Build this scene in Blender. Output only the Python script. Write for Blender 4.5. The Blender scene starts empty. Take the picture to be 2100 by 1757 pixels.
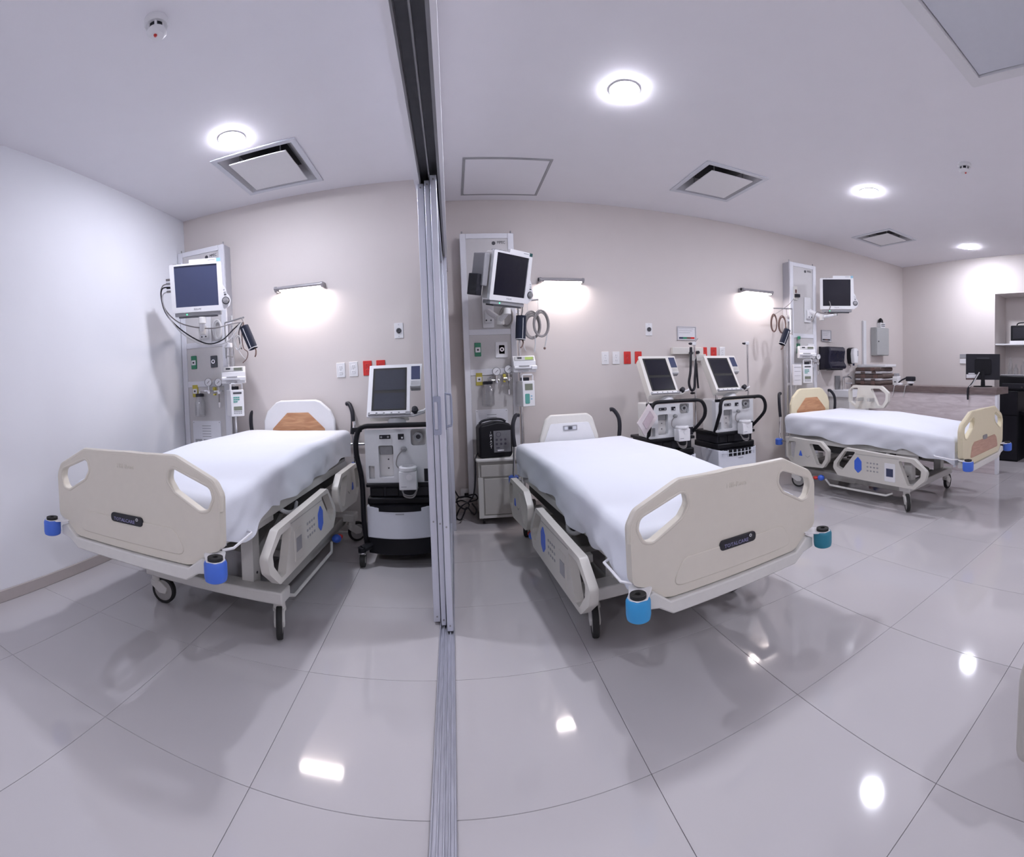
import bpy, math, random
import numpy as np
from mathutils import Vector, Matrix
from mathutils.geometry import tessellate_polygon

random.seed(7)
scene = bpy.context.scene
COL = scene.collection
PI = math.pi

# ------------------------------------------------------------------ camera
F, X0, Y0, ROLL, PITCH = 950.9, 927.48, 795.80, 0.03823, 0.02326
CZ = 1.237
cam = bpy.data.cameras.new('camera')
cam.type = 'PANO'
cam.panorama_type = 'CENTRAL_CYLINDRICAL'
cam.central_cylindrical_range_u_min = (0 - X0) / F
cam.central_cylindrical_range_u_max = (2100 - X0) / F
cam.central_cylindrical_range_v_min = -(1757 - Y0) / F
cam.central_cylindrical_range_v_max = Y0 / F
cam.central_cylindrical_radius = 1.0
cam.clip_start = 0.01
cam_o = bpy.data.objects.new('camera', cam)
COL.objects.link(cam_o)
cr, sr, cp, sp = math.cos(ROLL), math.sin(ROLL), math.cos(PITCH), math.sin(PITCH)
right = Vector((cr, 0, -sr))
up = Vector((cp * sr, sp, cp * cr))
fwd = Vector((-sp * sr, cp, -sp * cr))
cam_o.matrix_world = Matrix(((right.x, up.x, -fwd.x, 0), (right.y, up.y, -fwd.y, 0),
                             (right.z, up.z, -fwd.z, CZ), (0, 0, 0, 1)))
scene.camera = cam_o

# ------------------------------------------------------------------ world, exposure
world = bpy.data.worlds.new('world')
scene.world = world
world.use_nodes = True
world.node_tree.nodes['Background'].inputs[0].default_value = (0.75, 0.8, 1.0, 1)
world.node_tree.nodes['Background'].inputs[1].default_value = 0.05
scene.view_settings.view_transform = 'Standard'
scene.view_settings.look = 'None'
scene.view_settings.exposure = 0.0
scene.view_settings.gamma = 1.0
scene.view_settings.use_curve_mapping = False
scene.cycles.use_denoising = True
scene.cycles.use_light_tree = False
scene.cycles.max_bounces = 7
scene.cycles.diffuse_bounces = 5
scene.cycles.glossy_bounces = 3
scene.cycles.transparent_max_bounces = 8
scene.cycles.adaptive_threshold = 0.05
scene.cycles.sample_clamp_indirect = 6.0
scene.cycles.caustics_reflective = False
scene.cycles.caustics_refractive = False

LIGHT_E = 375.0           # radiance of a ceiling downlight
LIGHT_C = (0.87, 0.88, 1.0)
TUBE_E = 80.0            # radiance of a wall lamp diffuser
TUBE_C = (1.0, 0.90, 0.88)

# ------------------------------------------------------------------ room numbers (metres)
XL, XR = -2.361, 6.167
D, DR, YB = 3.727, 4.214, -2.6
H = 2.825
HDR = 2.20               # underside of the sliding door header
GX0, GY0, TS = 0.5466, 1.2671, 0.6

# ------------------------------------------------------------------ materials
MATS = {}
def mat(name, col, rough=0.5, metal=0.0, noise=0.03, scale=30.0, bump=0.0, bscale=200.0, emit=None, spec=0.5,
        coat=0.0, stretch=None):
    if name in MATS:
        return MATS[name]
    m = bpy.data.materials.new(name)
    m.use_nodes = True
    nt = m.node_tree
    b = nt.nodes['Principled BSDF']
    b.inputs['Roughness'].default_value = rough
    b.inputs['Metallic'].default_value = metal
    b.inputs['Specular IOR Level'].default_value = spec
    b.inputs['Coat Weight'].default_value = coat
    tc = nt.nodes.new('ShaderNodeTexCoord')
    src = tc.outputs['Object']
    if stretch:
        mp = nt.nodes.new('ShaderNodeMapping')
        mp.inputs['Scale'].default_value = stretch
        nt.links.new(src, mp.inputs['Vector'])
        src = mp.outputs['Vector']
    if noise > 0:
        n = nt.nodes.new('ShaderNodeTexNoise')
        n.inputs['Scale'].default_value = scale
        n.inputs['Detail'].default_value = 1
        nt.links.new(src, n.inputs['Vector'])
        r = nt.nodes.new('ShaderNodeMix')
        r.data_type = 'RGBA'
        r.inputs['A'].default_value = tuple(max(0, c * (1 - noise)) for c in col) + (1,)
        r.inputs['B'].default_value = tuple(min(1, c * (1 + noise)) for c in col) + (1,)
        nt.links.new(n.outputs['Fac'], r.inputs['Factor'])
        nt.links.new(r.outputs['Result'], b.inputs['Base Color'])
    else:
        b.inputs['Base Color'].default_value = col + (1,)
    if bump > 0:
        n2 = nt.nodes.new('ShaderNodeTexNoise')
        n2.inputs['Scale'].default_value = bscale
        nt.links.new(src, n2.inputs['Vector'])
        bp = nt.nodes.new('ShaderNodeBump')
        bp.inputs['Strength'].default_value = bump
        bp.inputs['Distance'].default_value = 0.002
        nt.links.new(n2.outputs['Fac'], bp.inputs['Height'])
        nt.links.new(bp.outputs['Normal'], b.inputs['Normal'])
    if emit:
        b.inputs['Emission Color'].default_value = tuple(emit[0]) + (1,)
        b.inputs['Emission Strength'].default_value = emit[1]
    MATS[name] = m
    return m

def wood(name, c1, c2, scale=1.0, rough=0.4):
    m = bpy.data.materials.new(name)
    m.use_nodes = True
    nt = m.node_tree
    b = nt.nodes['Principled BSDF']
    b.inputs['Roughness'].default_value = rough
    tc = nt.nodes.new('ShaderNodeTexCoord')
    mp = nt.nodes.new('ShaderNodeMapping')
    mp.inputs['Scale'].default_value = (2.0 * scale, 2.0 * scale, 14.0 * scale)
    nt.links.new(tc.outputs['Object'], mp.inputs['Vector'])
    n = nt.nodes.new('ShaderNodeTexNoise')
    n.inputs['Scale'].default_value = 3.0
    n.inputs['Detail'].default_value = 6
    n.inputs['Distortion'].default_value = 1.2
    nt.links.new(mp.outputs['Vector'], n.inputs['Vector'])
    cr_ = nt.nodes.new('ShaderNodeValToRGB')
    cr_.color_ramp.elements[0].position = 0.35
    cr_.color_ramp.elements[0].color = c1 + (1,)
    cr_.color_ramp.elements[1].position = 0.68
    cr_.color_ramp.elements[1].color = c2 + (1,)
    nt.links.new(n.outputs['Fac'], cr_.inputs['Fac'])
    nt.links.new(cr_.outputs['Color'], b.inputs['Base Color'])
    MATS[name] = m
    return m

def glass(name, tint=(1, 1, 1), refl=0.08):
    m = bpy.data.materials.new(name)
    m.use_nodes = True
    nt = m.node_tree
    nt.nodes.remove(nt.nodes['Principled BSDF'])
    out = nt.nodes['Material Output']
    t = nt.nodes.new('ShaderNodeBsdfTransparent')
    t.inputs['Color'].default_value = tint + (1,)
    g = nt.nodes.new('ShaderNodeBsdfGlossy')
    g.inputs['Roughness'].default_value = 0.03
    lw = nt.nodes.new('ShaderNodeLayerWeight')
    lw.inputs['Blend'].default_value = 0.25
    ma = nt.nodes.new('ShaderNodeMath')
    ma.operation = 'MULTIPLY_ADD'
    ma.inputs[1].default_value = 0.6
    ma.inputs[2].default_value = refl * 0.5
    nt.links.new(lw.outputs['Facing'], ma.inputs[0])
    mx = nt.nodes.new('ShaderNodeMixShader')
    nt.links.new(ma.outputs[0], mx.inputs['Fac'])
    nt.links.new(t.outputs[0], mx.inputs[1])
    nt.links.new(g.outputs[0], mx.inputs[2])
    nt.links.new(mx.outputs[0], out.inputs['Surface'])
    MATS[name] = m
    return m

mat('ceiling_paint', (0.89, 0.88, 0.92), 0.75, noise=0.012, scale=6)
mat('wall_beige', (0.67, 0.62, 0.60), 0.6, noise=0.015, scale=5)
mat('wall_white', (0.84, 0.85, 0.89), 0.6, noise=0.012, scale=5)
mat('tile', (0.50, 0.48, 0.49), 0.06, noise=0.035, scale=2.5)
mat('grout', (0.20, 0.19, 0.195), 0.7, noise=0.35, scale=9)
mat('skirting', (0.44, 0.40, 0.385), 0.25, noise=0.03)
mat('alu', (0.66, 0.68, 0.76), 0.35, metal=0.55, noise=0.05, scale=60, stretch=(1, 1, 0.05))
mat('alu_floor', (0.62, 0.63, 0.70), 0.3, metal=0.8, noise=0.22, scale=18, stretch=(8, 0.6, 1))
mat('handle_blue', (0.34, 0.37, 0.47), 0.35, metal=0.4, noise=0.03)
mat('track_dark', (0.20, 0.205, 0.225), 0.5, noise=0.1)
mat('white_plastic', (0.80, 0.80, 0.82), 0.35, noise=0.015)
mat('offwhite_plastic', (0.74, 0.73, 0.72), 0.4, noise=0.02)
mat('beige_bed', (0.66, 0.62, 0.54), 0.42, noise=0.02, bump=0.10, bscale=700)
mat('cream_bed', (0.72, 0.65, 0.46), 0.42, noise=0.02, bump=0.10, bscale=700)
mat('rail_bed', (0.63, 0.61, 0.56), 0.4, noise=0.02, bump=0.08, bscale=700)
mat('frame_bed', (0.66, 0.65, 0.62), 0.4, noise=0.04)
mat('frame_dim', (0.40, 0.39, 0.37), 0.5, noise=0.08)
mat('mech_dark', (0.022, 0.021, 0.021), 0.6, noise=0.2)
mat('sheet', (0.76, 0.785, 0.85), 0.85, noise=0.01, scale=8, bump=0.25, bscale=350, spec=0.2)
mat('blue_plastic', (0.055, 0.15, 0.62), 0.4, noise=0.05)
mat('sky_plastic', (0.035, 0.30, 0.62), 0.4, noise=0.05)
mat('teal_plastic', (0.02, 0.20, 0.29), 0.4, noise=0.05)
mat('button_blue', (0.05, 0.14, 0.65), 0.4, noise=0.03)
mat('black_plastic', (0.007, 0.007, 0.010), 0.45, noise=0.2, spec=0.25)
mat('charcoal', (0.018, 0.018, 0.025), 0.5, noise=0.1, spec=0.3)
mat('rubber', (0.02, 0.02, 0.02), 0.75, noise=0.2)
mat('wheel_grey', (0.36, 0.35, 0.34), 0.5, noise=0.05)
mat('chrome', (0.75, 0.75, 0.77), 0.12, metal=1.0, noise=0.02)
mat('grey_metal', (0.33, 0.33, 0.34), 0.4, metal=0.5, noise=0.05)
mat('badge', (0.012, 0.012, 0.018), 0.25, noise=0.05)
mat('badge_text', (0.25, 0.24, 0.42), 0.4, noise=0.0)
wood('oak', (0.42, 0.20, 0.10), (0.58, 0.32, 0.17))
wood('oak_pale', (0.45, 0.27, 0.19), (0.55, 0.34, 0.25))
wood('desk_front', (0.58, 0.51, 0.52), (0.72, 0.655, 0.665), scale=0.6, rough=0.3)
wood('desk_ledge', (0.13, 0.095, 0.09), (0.19, 0.145, 0.14), scale=0.8, rough=0.35)
glass('clear_glass', (0.96, 0.98, 0.98))
glass('jar_glass', (0.95, 0.955, 0.96), 0.15)
mat('screen_blue', (0.05, 0.062, 0.125), 0.22, noise=0.02)
mat('screen_dark', (0.009, 0.009, 0.018), 0.15, noise=0.02)
mat('screen_grey', (0.045, 0.05, 0.065), 0.15, noise=0.05)
mat('lcd_green', (0.20, 0.22, 0.17), 0.3, noise=0.03)
mat('lcd_lit', (0.36, 0.48, 0.13), 0.3, noise=0.03, emit=((0.5, 0.7, 0.15), 0.25))
mat('gas_green', (0.03, 0.22, 0.12), 0.4, noise=0.05)
mat('gas_yellow', (0.50, 0.42, 0.06), 0.4, noise=0.05)
mat('dark_teal', (0.01, 0.07, 0.07), 0.35, noise=0.05)
mat('socket_grey', (0.33, 0.33, 0.35), 0.45, noise=0.03)
mat('red_plastic', (0.60, 0.028, 0.022), 0.4, noise=0.04)
mat('panel_white', (0.74, 0.745, 0.79), 0.35, noise=0.015)
mat('panel_grey', (0.58, 0.565, 0.565), 0.4, noise=0.02, bump=0.05, bscale=500)
mat('panel_side', (0.50, 0.50, 0.54), 0.35, metal=0.4, noise=0.03)
mat('ink', (0.05, 0.05, 0.06), 0.6, noise=0.0)
mat('ink_soft', (0.30, 0.30, 0.33), 0.6, noise=0.0)
mat('navy_cuff', (0.008, 0.012, 0.030), 0.85, noise=0.25, bump=0.3, bscale=500)
mat('cable_grey', (0.26, 0.245, 0.245), 0.45, noise=0.1)
mat('cable_pale', (0.60, 0.60, 0.61), 0.4, noise=0.05)
mat('cable_brown', (0.17, 0.10, 0.085), 0.5, noise=0.1)
mat('paper', (0.76, 0.75, 0.78), 0.7, noise=0.02)
mat('key_teal', (0.10, 0.36, 0.31), 0.45, noise=0.05)
mat('vent_grey', (0.70, 0.71, 0.73), 0.4, noise=0.03)
mat('vent_panel', (0.66, 0.68, 0.74), 0.35, noise=0.02)
mat('vent_cream', (0.72, 0.70, 0.66), 0.4, noise=0.02)
mat('collar_grey', (0.50, 0.50, 0.53), 0.4, noise=0.03)
mat('recess', (0.30, 0.305, 0.315), 0.5, noise=0.1)
mat('night_body', (0.52, 0.505, 0.47), 0.45, noise=0.03)
mat('night_top', (0.66, 0.65, 0.62), 0.4, noise=0.02)
mat('ebox', (0.40, 0.41, 0.41), 0.45, noise=0.03)
mat('lamp_on', (1, 1, 1), 0.5, noise=0, emit=(LIGHT_C, LIGHT_E))
mat('tube_on', (1, 1, 1), 0.5, noise=0, emit=(TUBE_C, TUBE_E))
mat('lamp_case', (0.36, 0.35, 0.37), 0.35, metal=0.4, noise=0.03)
mat('led_green', (0.1, 0.8, 0.4), 0.4, noise=0, emit=((0.1, 1.0, 0.4), 2.0))
mat('sticker_blue', (0.25, 0.50, 0.66), 0.4, noise=0.02)
mat('brown_cloth', (0.13, 0.095, 0.085), 0.8, noise=0.2, bump=0.2, bscale=300)
mat('pale_cloth', (0.60, 0.58, 0.60), 0.8, noise=0.05, bump=0.2, bscale=300)
mat('brass', (0.45, 0.30, 0.10), 0.3, metal=0.8, noise=0.05)

# ------------------------------------------------------------------ helpers
def at(x, y, Y):
    """the point at depth Y from the photographer seen at picture position (x, y)"""
    lon = (x - X0) / F; v = (Y0 - y) / F
    d = right * math.sin(lon) + fwd * math.cos(lon) + up * v
    return Vector((0, 0, CZ)) + d * (Y / d.y)

def tag(o, label=None, cat=None, group=None, kind=None):
    if label: o['label'] = label
    if cat: o['category'] = cat
    if group: o['group'] = group
    if kind: o['kind'] = kind
    return o

def thing(name, label, cat, loc=(0, 0, 0), rz=0.0, group=None, rx=0.0, ry=0.0):
    o = bpy.data.objects.new(name, None)
    o.empty_display_size = 0.1
    COL.objects.link(o)
    o.location = loc
    o.rotation_euler = (rx, ry, rz)
    return tag(o, label, cat, group)

def copy_tree(o, parent=None):
    c = o.copy()
    COL.objects.link(c)
    c.parent = parent
    for ch in list(o.children):
        copy_tree(ch, c)
    return c

def rnd(points, r, n=5):
    """round the corners of a closed 2D outline; r is one radius or a list"""
    out = []
    N = len(points)
    for i, p in enumerate(points):
        rr = r[i] if isinstance(r, (list, tuple)) else r
        a = Vector(points[i - 1]); b = Vector(p); c = Vector(points[(i + 1) % N])
        u = (a - b); v = (c - b)
        lu, lv = u.length, v.length
        if rr <= 0 or lu < 1e-6 or lv < 1e-6:
            out.append((b.x, b.y)); continue
        u /= lu; v /= lv
        ang = math.acos(max(-1, min(1, u.dot(v))))
        if ang > PI - 0.05:
            out.append((b.x, b.y)); continue
        t = min(rr / math.tan(ang / 2), lu * 0.48, lv * 0.48)
        p0 = b + u * t; p1 = b + v * t
        for k in range(n + 1):
            s = k / n
            q = p0 * (1 - s) ** 2 + b * 2 * s * (1 - s) + p1 * s ** 2
            out.append((q.x, q.y))
    return out

def circ(cx, cy, r, n=16, ry=None):
    return [(cx + r * math.cos(2 * PI * k / n), cy + (ry or r) * math.sin(2 * PI * k / n)) for k in range(n)]

def rect(x0, x1, y0, y1):
    return [(x0, y0), (x1, y0), (x1, y1), (x0, y1)]

class MB:
    def __init__(self):
        self.v, self.f = [], []
        self.T = None
    def add(self, vs, fs):
        o = len(self.v)
        if self.T is not None:
            vs = [tuple(self.T @ Vector(p)) for p in vs]
        self.v += [tuple(p) for p in vs]
        self.f += [tuple(o + i for i in f) for f in fs]
        return self
    def box(self, x0, x1, y0, y1, z0, z1):
        vs = [(x, y, z) for z in (z0, z1) for y in (y0, y1) for x in (x0, x1)]
        return self.add(vs, [(0, 2, 3, 1), (4, 5, 7, 6), (0, 1, 5, 4), (2, 6, 7, 3), (0, 4, 6, 2), (1, 3, 7, 5)])
    def cyl(self, p0, p1, r0, r1=None, n=16, cap=True):
        r1 = r0 if r1 is None else r1
        p0, p1 = Vector(p0), Vector(p1)
        d = (p1 - p0).normalized()
        a = d.orthogonal().normalized(); b = d.cross(a)
        vs = []
        for p, r in ((p0, r0), (p1, r1)):
            for k in range(n):
                t = 2 * PI * k / n
                vs.append(p + a * (r * math.cos(t)) + b * (r * math.sin(t)))
        fs = [(k, (k + 1) % n, n + (k + 1) % n, n + k) for k in range(n)]
        if cap:
            fs += [tuple(reversed(range(n))), tuple(range(n, 2 * n))]
        return self.add(vs, fs)
    def ring(self, c, axis, r0, r1, h, n=24):
        """flat washer, thickness h along axis"""
        prof = [(r0, -h / 2), (r1, -h / 2), (r1, h / 2), (r0, h / 2)]
        return self.lathe(prof, c, axis, n, closed=True)
    def lathe(self, prof, c=(0, 0, 0), axis=(0, 0, 1), n=20, closed=False):
        d = Vector(axis).normalized()
        a = d.orthogonal().normalized(); b = d.cross(a)
        c = Vector(c)
        vs = []
        for r, h in prof:
            for k in range(n):
                t = 2 * PI * k / n
                vs.append(c + d * h + a * (r * math.cos(t)) + b * (r * math.sin(t)))
        m = len(prof)
        fs = []
        for i in range(m if closed else m - 1):
            j = (i + 1) % m
            for k in range(n):
                fs.append((i * n + k, i * n + (k + 1) % n, j * n + (k + 1) % n, j * n + k))
        if not closed:
            if prof[0][0] > 1e-6: fs.append(tuple(reversed(range(n))))
            if prof[-1][0] > 1e-6: fs.append(tuple(range((m - 1) * n, m * n)))
        return self.add(vs, fs)
    def sphere(self, c, r, n=12, m=8):
        rx, ry, rz = (r, r, r) if not isinstance(r, (tuple, list)) else r
        vs = [(c[0], c[1], c[2] - rz)]
        for i in range(1, m):
            t = PI * i / m - PI / 2
            for k in range(n):
                p = 2 * PI * k / n
                vs.append((c[0] + rx * math.cos(t) * math.cos(p), c[1] + ry * math.cos(t) * math.sin(p), c[2] + rz * math.sin(t)))
        vs.append((c[0], c[1], c[2] + rz))
        fs = [(0, 1 + (k + 1) % n, 1 + k) for k in range(n)]
        for i in range(m - 2):
            for k in range(n):
                a = 1 + i * n + k; b = 1 + i * n + (k + 1) % n
                fs.append((a, b, b + n, a + n))
        L = len(vs) - 1; o = 1 + (m - 2) * n
        fs += [(L, o + k, o + (k + 1) % n) for k in range(n)]
        return self.add(vs, fs)
    def tube(self, pts, r, n=8, closed=False, smooth=0, flat=1.0):
        pts = [Vector(p) for p in pts]
        if smooth:
            pts = spline(pts, smooth, closed)
        N = len(pts)
        vs = []
        prev = None
        for i in range(N):
            if closed:
                t = pts[(i + 1) % N] - pts[i - 1]
            else:
                t = pts[min(i + 1, N - 1)] - pts[max(i - 1, 0)]
            t = t.normalized() if t.length > 1e-9 else Vector((0, 0, 1))
            if prev is None:
                a = t.orthogonal().normalized()
            else:
                a = prev - t * prev.dot(t)
                a = a.normalized() if a.length > 1e-6 else t.orthogonal().normalized()
            prev = a
            b = t.cross(a)
            rr = r[i] if isinstance(r, (list, tuple)) else r
            for k in range(n):
                w = 2 * PI * k / n
                vs.append(pts[i] + a * (rr * math.cos(w)) + b * (rr * flat * math.sin(w)))
        fs = []
        for i in range(N if closed else N - 1):
            j = (i + 1) % N
            for k in range(n):
                fs.append((i * n + k, i * n + (k + 1) % n, j * n + (k + 1) % n, j * n + k))
        if not closed:
            fs += [tuple(reversed(range(n))), tuple(range((N - 1) * n, N * n))]
        return self.add(vs, fs)
    def prism(self, outline, w0, w1, plane='xz', holes=()):
        """extrude a 2D outline (with holes) from w0 to w1 along the third axis"""
        mp = {'xz': lambda u, v, w: (u, w, v), 'yz': lambda u, v, w: (w, u, v), 'xy': lambda u, v, w: (u, v, w)}[plane]
        loops = [list(outline)] + [list(h) for h in holes]
        flat = [p for l in loops for p in l]
        n = len(flat)
        vs = [mp(u, v, w0) for u, v in flat] + [mp(u, v, w1) for u, v in flat]
        fs = []
        if not holes:
            fs.append(tuple(range(n)))
            fs.append(tuple(range(2 * n - 1, n - 1, -1)))
        else:
            tris = tessellate_polygon([[Vector((u, v, 0)) for u, v in l] for l in loops])
            fs += [tuple(t) for t in tris]
            fs += [tuple(n + i for i in reversed(t)) for t in tris]
        o = 0
        for l in loops:
            m = len(l)
            for k in range(m):
                a, b = o + k, o + (k + 1) % m
                fs.append((a, b, n + b, n + a))
            o += m
        return self.add(vs, fs)
    def grid(self, P):
        """P: rows of points"""
        R, Cn = len(P), len(P[0])
        vs = [p for row in P for p in row]
        fs = [(i * Cn + j, i * Cn + j + 1, (i + 1) * Cn + j + 1, (i + 1) * Cn + j) for i in range(R - 1) for j in range(Cn - 1)]
        return self.add(vs, fs)
    def build(self, name, material, parent=None, bevel=0.0, seg=2, sharp=35, label=None, loc=None):
        me = bpy.data.meshes.new(name)
        me.from_pydata(self.v, [], self.f)
        import bmesh
        bm = bmesh.new(); bm.from_mesh(me)
        bmesh.ops.recalc_face_normals(bm, faces=bm.faces)
        bm.to_mesh(me); bm.free()
        me.polygons.foreach_set('use_smooth', [True] * len(me.polygons))
        me.set_sharp_from_angle(angle=math.radians(sharp))
        me.materials.append(MATS[material] if isinstance(material, str) else material)
        o = bpy.data.objects.new(name, me)
        COL.objects.link(o)
        if parent is not None: o.parent = parent
        if loc is not None: o.location = loc
        if bevel > 0:
            md = o.modifiers.new('bevel', 'BEVEL')
            md.width = bevel; md.segments = seg; md.limit_method = 'ANGLE'; md.angle_limit = math.radians(50)
            md.use_clamp_overlap = True
            md.harden_normals = False
        if label: o['label'] = label
        return o

def spline(pts, k=6, closed=False):
    pts = [Vector(p) for p in pts]
    N = len(pts); out = []
    rng = range(N) if closed else range(N - 1)
    for i in rng:
        if closed:
            p0, p1, p2, p3 = pts[i - 1], pts[i], pts[(i + 1) % N], pts[(i + 2) % N]
        else:
            p0, p1, p2, p3 = pts[max(i - 1, 0)], pts[i], pts[i + 1], pts[min(i + 2, N - 1)]
        for s in range(k):
            t = s / k
            out.append(0.5 * ((2 * p1) + (p2 - p0) * t + (2 * p0 - 5 * p1 + 4 * p2 - p3) * t * t + (3 * p1 - p0 - 3 * p2 + p3) * t ** 3))
    if not closed: out.append(pts[-1])
    return out

def B(x0, x1, y0, y1, z0, z1):
    return MB().box(x0, x1, y0, y1, z0, z1)

def text(body, size, loc, material, parent, rot=(PI / 2, 0, 0), name='lettering', extrude=0.0008, align='CENTER', sx=1.0, spacing=1.0):
    cu = bpy.data.curves.new(name, 'FONT')
    cu.body = body; cu.size = size; cu.align_x = align; cu.align_y = 'CENTER'; cu.extrude = extrude
    cu.space_character = spacing
    cu.resolution_u = 2
    t = bpy.data.objects.new('tmp', cu)
    me = bpy.data.meshes.new_from_object(t)
    bpy.data.objects.remove(t); bpy.data.curves.remove(cu)
    me.materials.clear(); me.materials.append(MATS[material])
    o = bpy.data.objects.new(name, me)
    COL.objects.link(o)
    o.parent = parent; o.location = loc; o.rotation_euler = rot; o.scale = (sx, 1, 1)
    return o
# ------------------------------------------------------------------ room shell
def struct(m, name, material, parent=None, bevel=0.0):
    o = m.build(name, material, parent, bevel)
    if parent is None: o['kind'] = 'structure'
    return o

T = 0.12
fl = struct(B(XL - T, XR + 0.6, YB - T, DR + T, -0.06, -0.004), 'floor', 'grout')
tag(fl, 'glossy light grey floor of large square tiles', 'floor')
# tiles, one object each
tile_cache = {}
G = 0.0010
ix0 = math.floor((XL - GX0) / TS); ix1 = math.ceil((XR - GX0) / TS)
iy0 = math.floor((YB - GY0) / TS); iy1 = math.ceil((DR - GY0) / TS)
for i in range(ix0, ix1):
    for j in range(iy0, iy1):
        x0 = max(GX0 + i * TS + G, XL); x1 = min(GX0 + (i + 1) * TS - G, XR)
        y0 = max(GY0 + j * TS + G, YB); y1 = min(GY0 + (j + 1) * TS - G, DR)
        if x1 - x0 < 0.01 or y1 - y0 < 0.01: continue
        key = (round(x1 - x0, 4), round(y1 - y0, 4))
        if key not in tile_cache:
            w, d = key
            e = 0.0006
            m = MB()
            vs = [(0, 0, -0.010), (w, 0, -0.010), (w, d, -0.010), (0, d, -0.010), (0, 0, -e), (w, 0, -e), (w, d, -e), (0, d, -e),
                  (e, e, 0), (w - e, e, 0), (w - e, d - e, 0), (e, d - e, 0)]
            fs = [(0, 1, 5, 4), (1, 2, 6, 5), (2, 3, 7, 6), (3, 0, 4, 7), (4, 5, 9, 8), (5, 6, 10, 9), (6, 7, 11, 10), (7, 4, 8, 11), (8, 9, 10, 11)]
            m.add(vs, fs)
            o = m.build('floor_tile', 'tile', fl)
            tile_cache[key] = o
        else:
            o = tile_cache[key].copy()
            COL.objects.link(o); o.parent = fl
        o.location = (x0, y0, 0)

VENTS = [(-1.565, -0.935, 2.85, 3.53, 'square ceiling vent touching the downlight over the white-walled bay'),
         (1.905, 2.51, 3.04, 3.68, 'larger diamond-looking ceiling vent above the two ventilators'),
         (4.35, 4.93, 3.15, 3.73, 'smaller diamond-looking ceiling vent over the bed by the desk')]
VI = 0.04
struct(MB().prism(rect(XL - T, XR + 0.6, YB - T, DR + T), H, H + 0.12, 'xy', holes=[rect(a + VI, b - VI, c + VI, d - VI) for a, b, c, d, _ in VENTS]), 'ceiling', 'ceiling_paint')
struct(B(XL - T, XL, YB - T, D + T, -0.05, H + 0.05), 'wall_left', 'wall_white')
struct(B(XL - T, -0.13, D, D + 0.5 + T, -0.05, H + 0.05), 'wall_back', 'wall_beige')
struct(B(-0.13, XR + 0.6, DR, DR + T, -0.05, H + 0.05), 'wall_rear', 'wall_beige')
struct(B(XL - T, XR + 0.6, YB - T, YB, -0.05, H + 0.05), 'wall_front', 'wall_beige')
# right wall with a niche (opening Y from NY0 to NY1, up to NZ)
NY0, NY1, NZ, ND = 1.05, 2.62, 2.29, 0.42
wr = MB()
wr.box(XR, XR + 0.5, NY1, DR, -0.05, H + 0.05)
wr.box(XR, XR + 0.5, YB, NY0, -0.05, H + 0.05)
wr.box(XR, XR + 0.5, NY0, NY1, NZ, H + 0.05)
wr.box(XR + ND, XR + 0.5, NY0, NY1, -0.05, NZ)
struct(wr, 'wall_right', 'wall_beige')

# header above the sliding doors (bulkhead) and return wall behind the door stack
hd = MB()
hd.box(-0.150, -0.125, YB, D, HDR - 0.005, H)
hd.box(-0.022, -0.004, YB, DR, HDR - 0.005, H)
hd.box(-0.125, -0.022, YB, DR, HDR + 0.07, H)
struct(hd, 'wall_header', 'ceiling_paint')
ht = MB()
for xa, xb in ((-0.125, -0.118), (-0.078, -0.072), (-0.034, -0.022)):
    ht.box(xa, xb, YB, D, HDR, HDR + 0.07)
struct(ht, 'trim_1', 'grey_metal')
htd = B(-0.125, -0.022, YB, D, HDR + 0.055, HDR + 0.0695)
struct(htd, 'trim_2', 'track_dark')
struct(B(-0.13, -0.035, D, DR, 0, HDR + 0.07), 'wall_return', 'wall_beige')

# skirting
def skirt(name, x0, x1, y0, y1):
    o = B(x0, x1, y0, y1, 0, 0.072).build(name, 'skirting', None, bevel=0.004)
    o['kind'] = 'structure'
skirt('baseboard_left', XL, XL + 0.014, YB, D)
skirt('baseboard_back', XL + 0.014, -0.13, D - 0.014, D)
skirt('baseboard_rear', -0.035, 4.88, DR - 0.014, DR)
skirt('baseboard_front', XL + 0.014, XR, YB, YB + 0.014)
skirt('baseboard_right', XR - 0.014, XR, NY1, DR)

# floor track of the sliding doors
ft = thing('floor_track', 'ribbed aluminium sliding door track set into the floor', 'door track', (0, 0, 0))
MB().box(-0.108, -0.034, YB, D - 0.02, 0.0, 0.004).build('base_plate', 'alu_floor', ft)
for x in (-0.105, -0.087, -0.070, -0.055, -0.038):
    B(x - 0.0028, x + 0.0028, YB, D - 0.02, 0.004, 0.011).build('rib', 'alu_floor', ft, bevel=0.001, seg=1)

# sliding doors, parked one behind the other against the back wall
def sliding_door(name, x0, x1, y0, y1, label, z0=0.012):
    t = thing(name, label, 'door')
    zt = HDR - 0.004
    W = 0.065
    B(x0, x1, y0, y0 + W, z0, zt).build('front_stile', 'alu', t, bevel=0.003)
    B(x0, x1, y1 - W, y1, z0, zt).build('rear_stile', 'alu', t, bevel=0.003)
    B(x0 + 0.002, x1 - 0.002, y0 + W, y1 - W, zt - 0.08, zt).build('top_rail', 'alu', t)
    B(x0 + 0.002, x1 - 0.002, y0 + W, y1 - W, z0, z0 + 0.10).build('bottom_rail', 'alu', t)
    xm = (x0 + x1) / 2
    B(xm - 0.003, xm + 0.003, y0 + W - 0.01, y1 - W + 0.01, z0 + 0.09, zt - 0.07).build('glass_pane', 'clear_glass', t)
    for z in (0.04, 0.52, zt - 0.02):
        MB().cyl((xm, y0 - 0.002, z), (xm, y0 + 0.004, z), 0.0045, n=10).build('screw', 'grey_metal', t)
    return t
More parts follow.
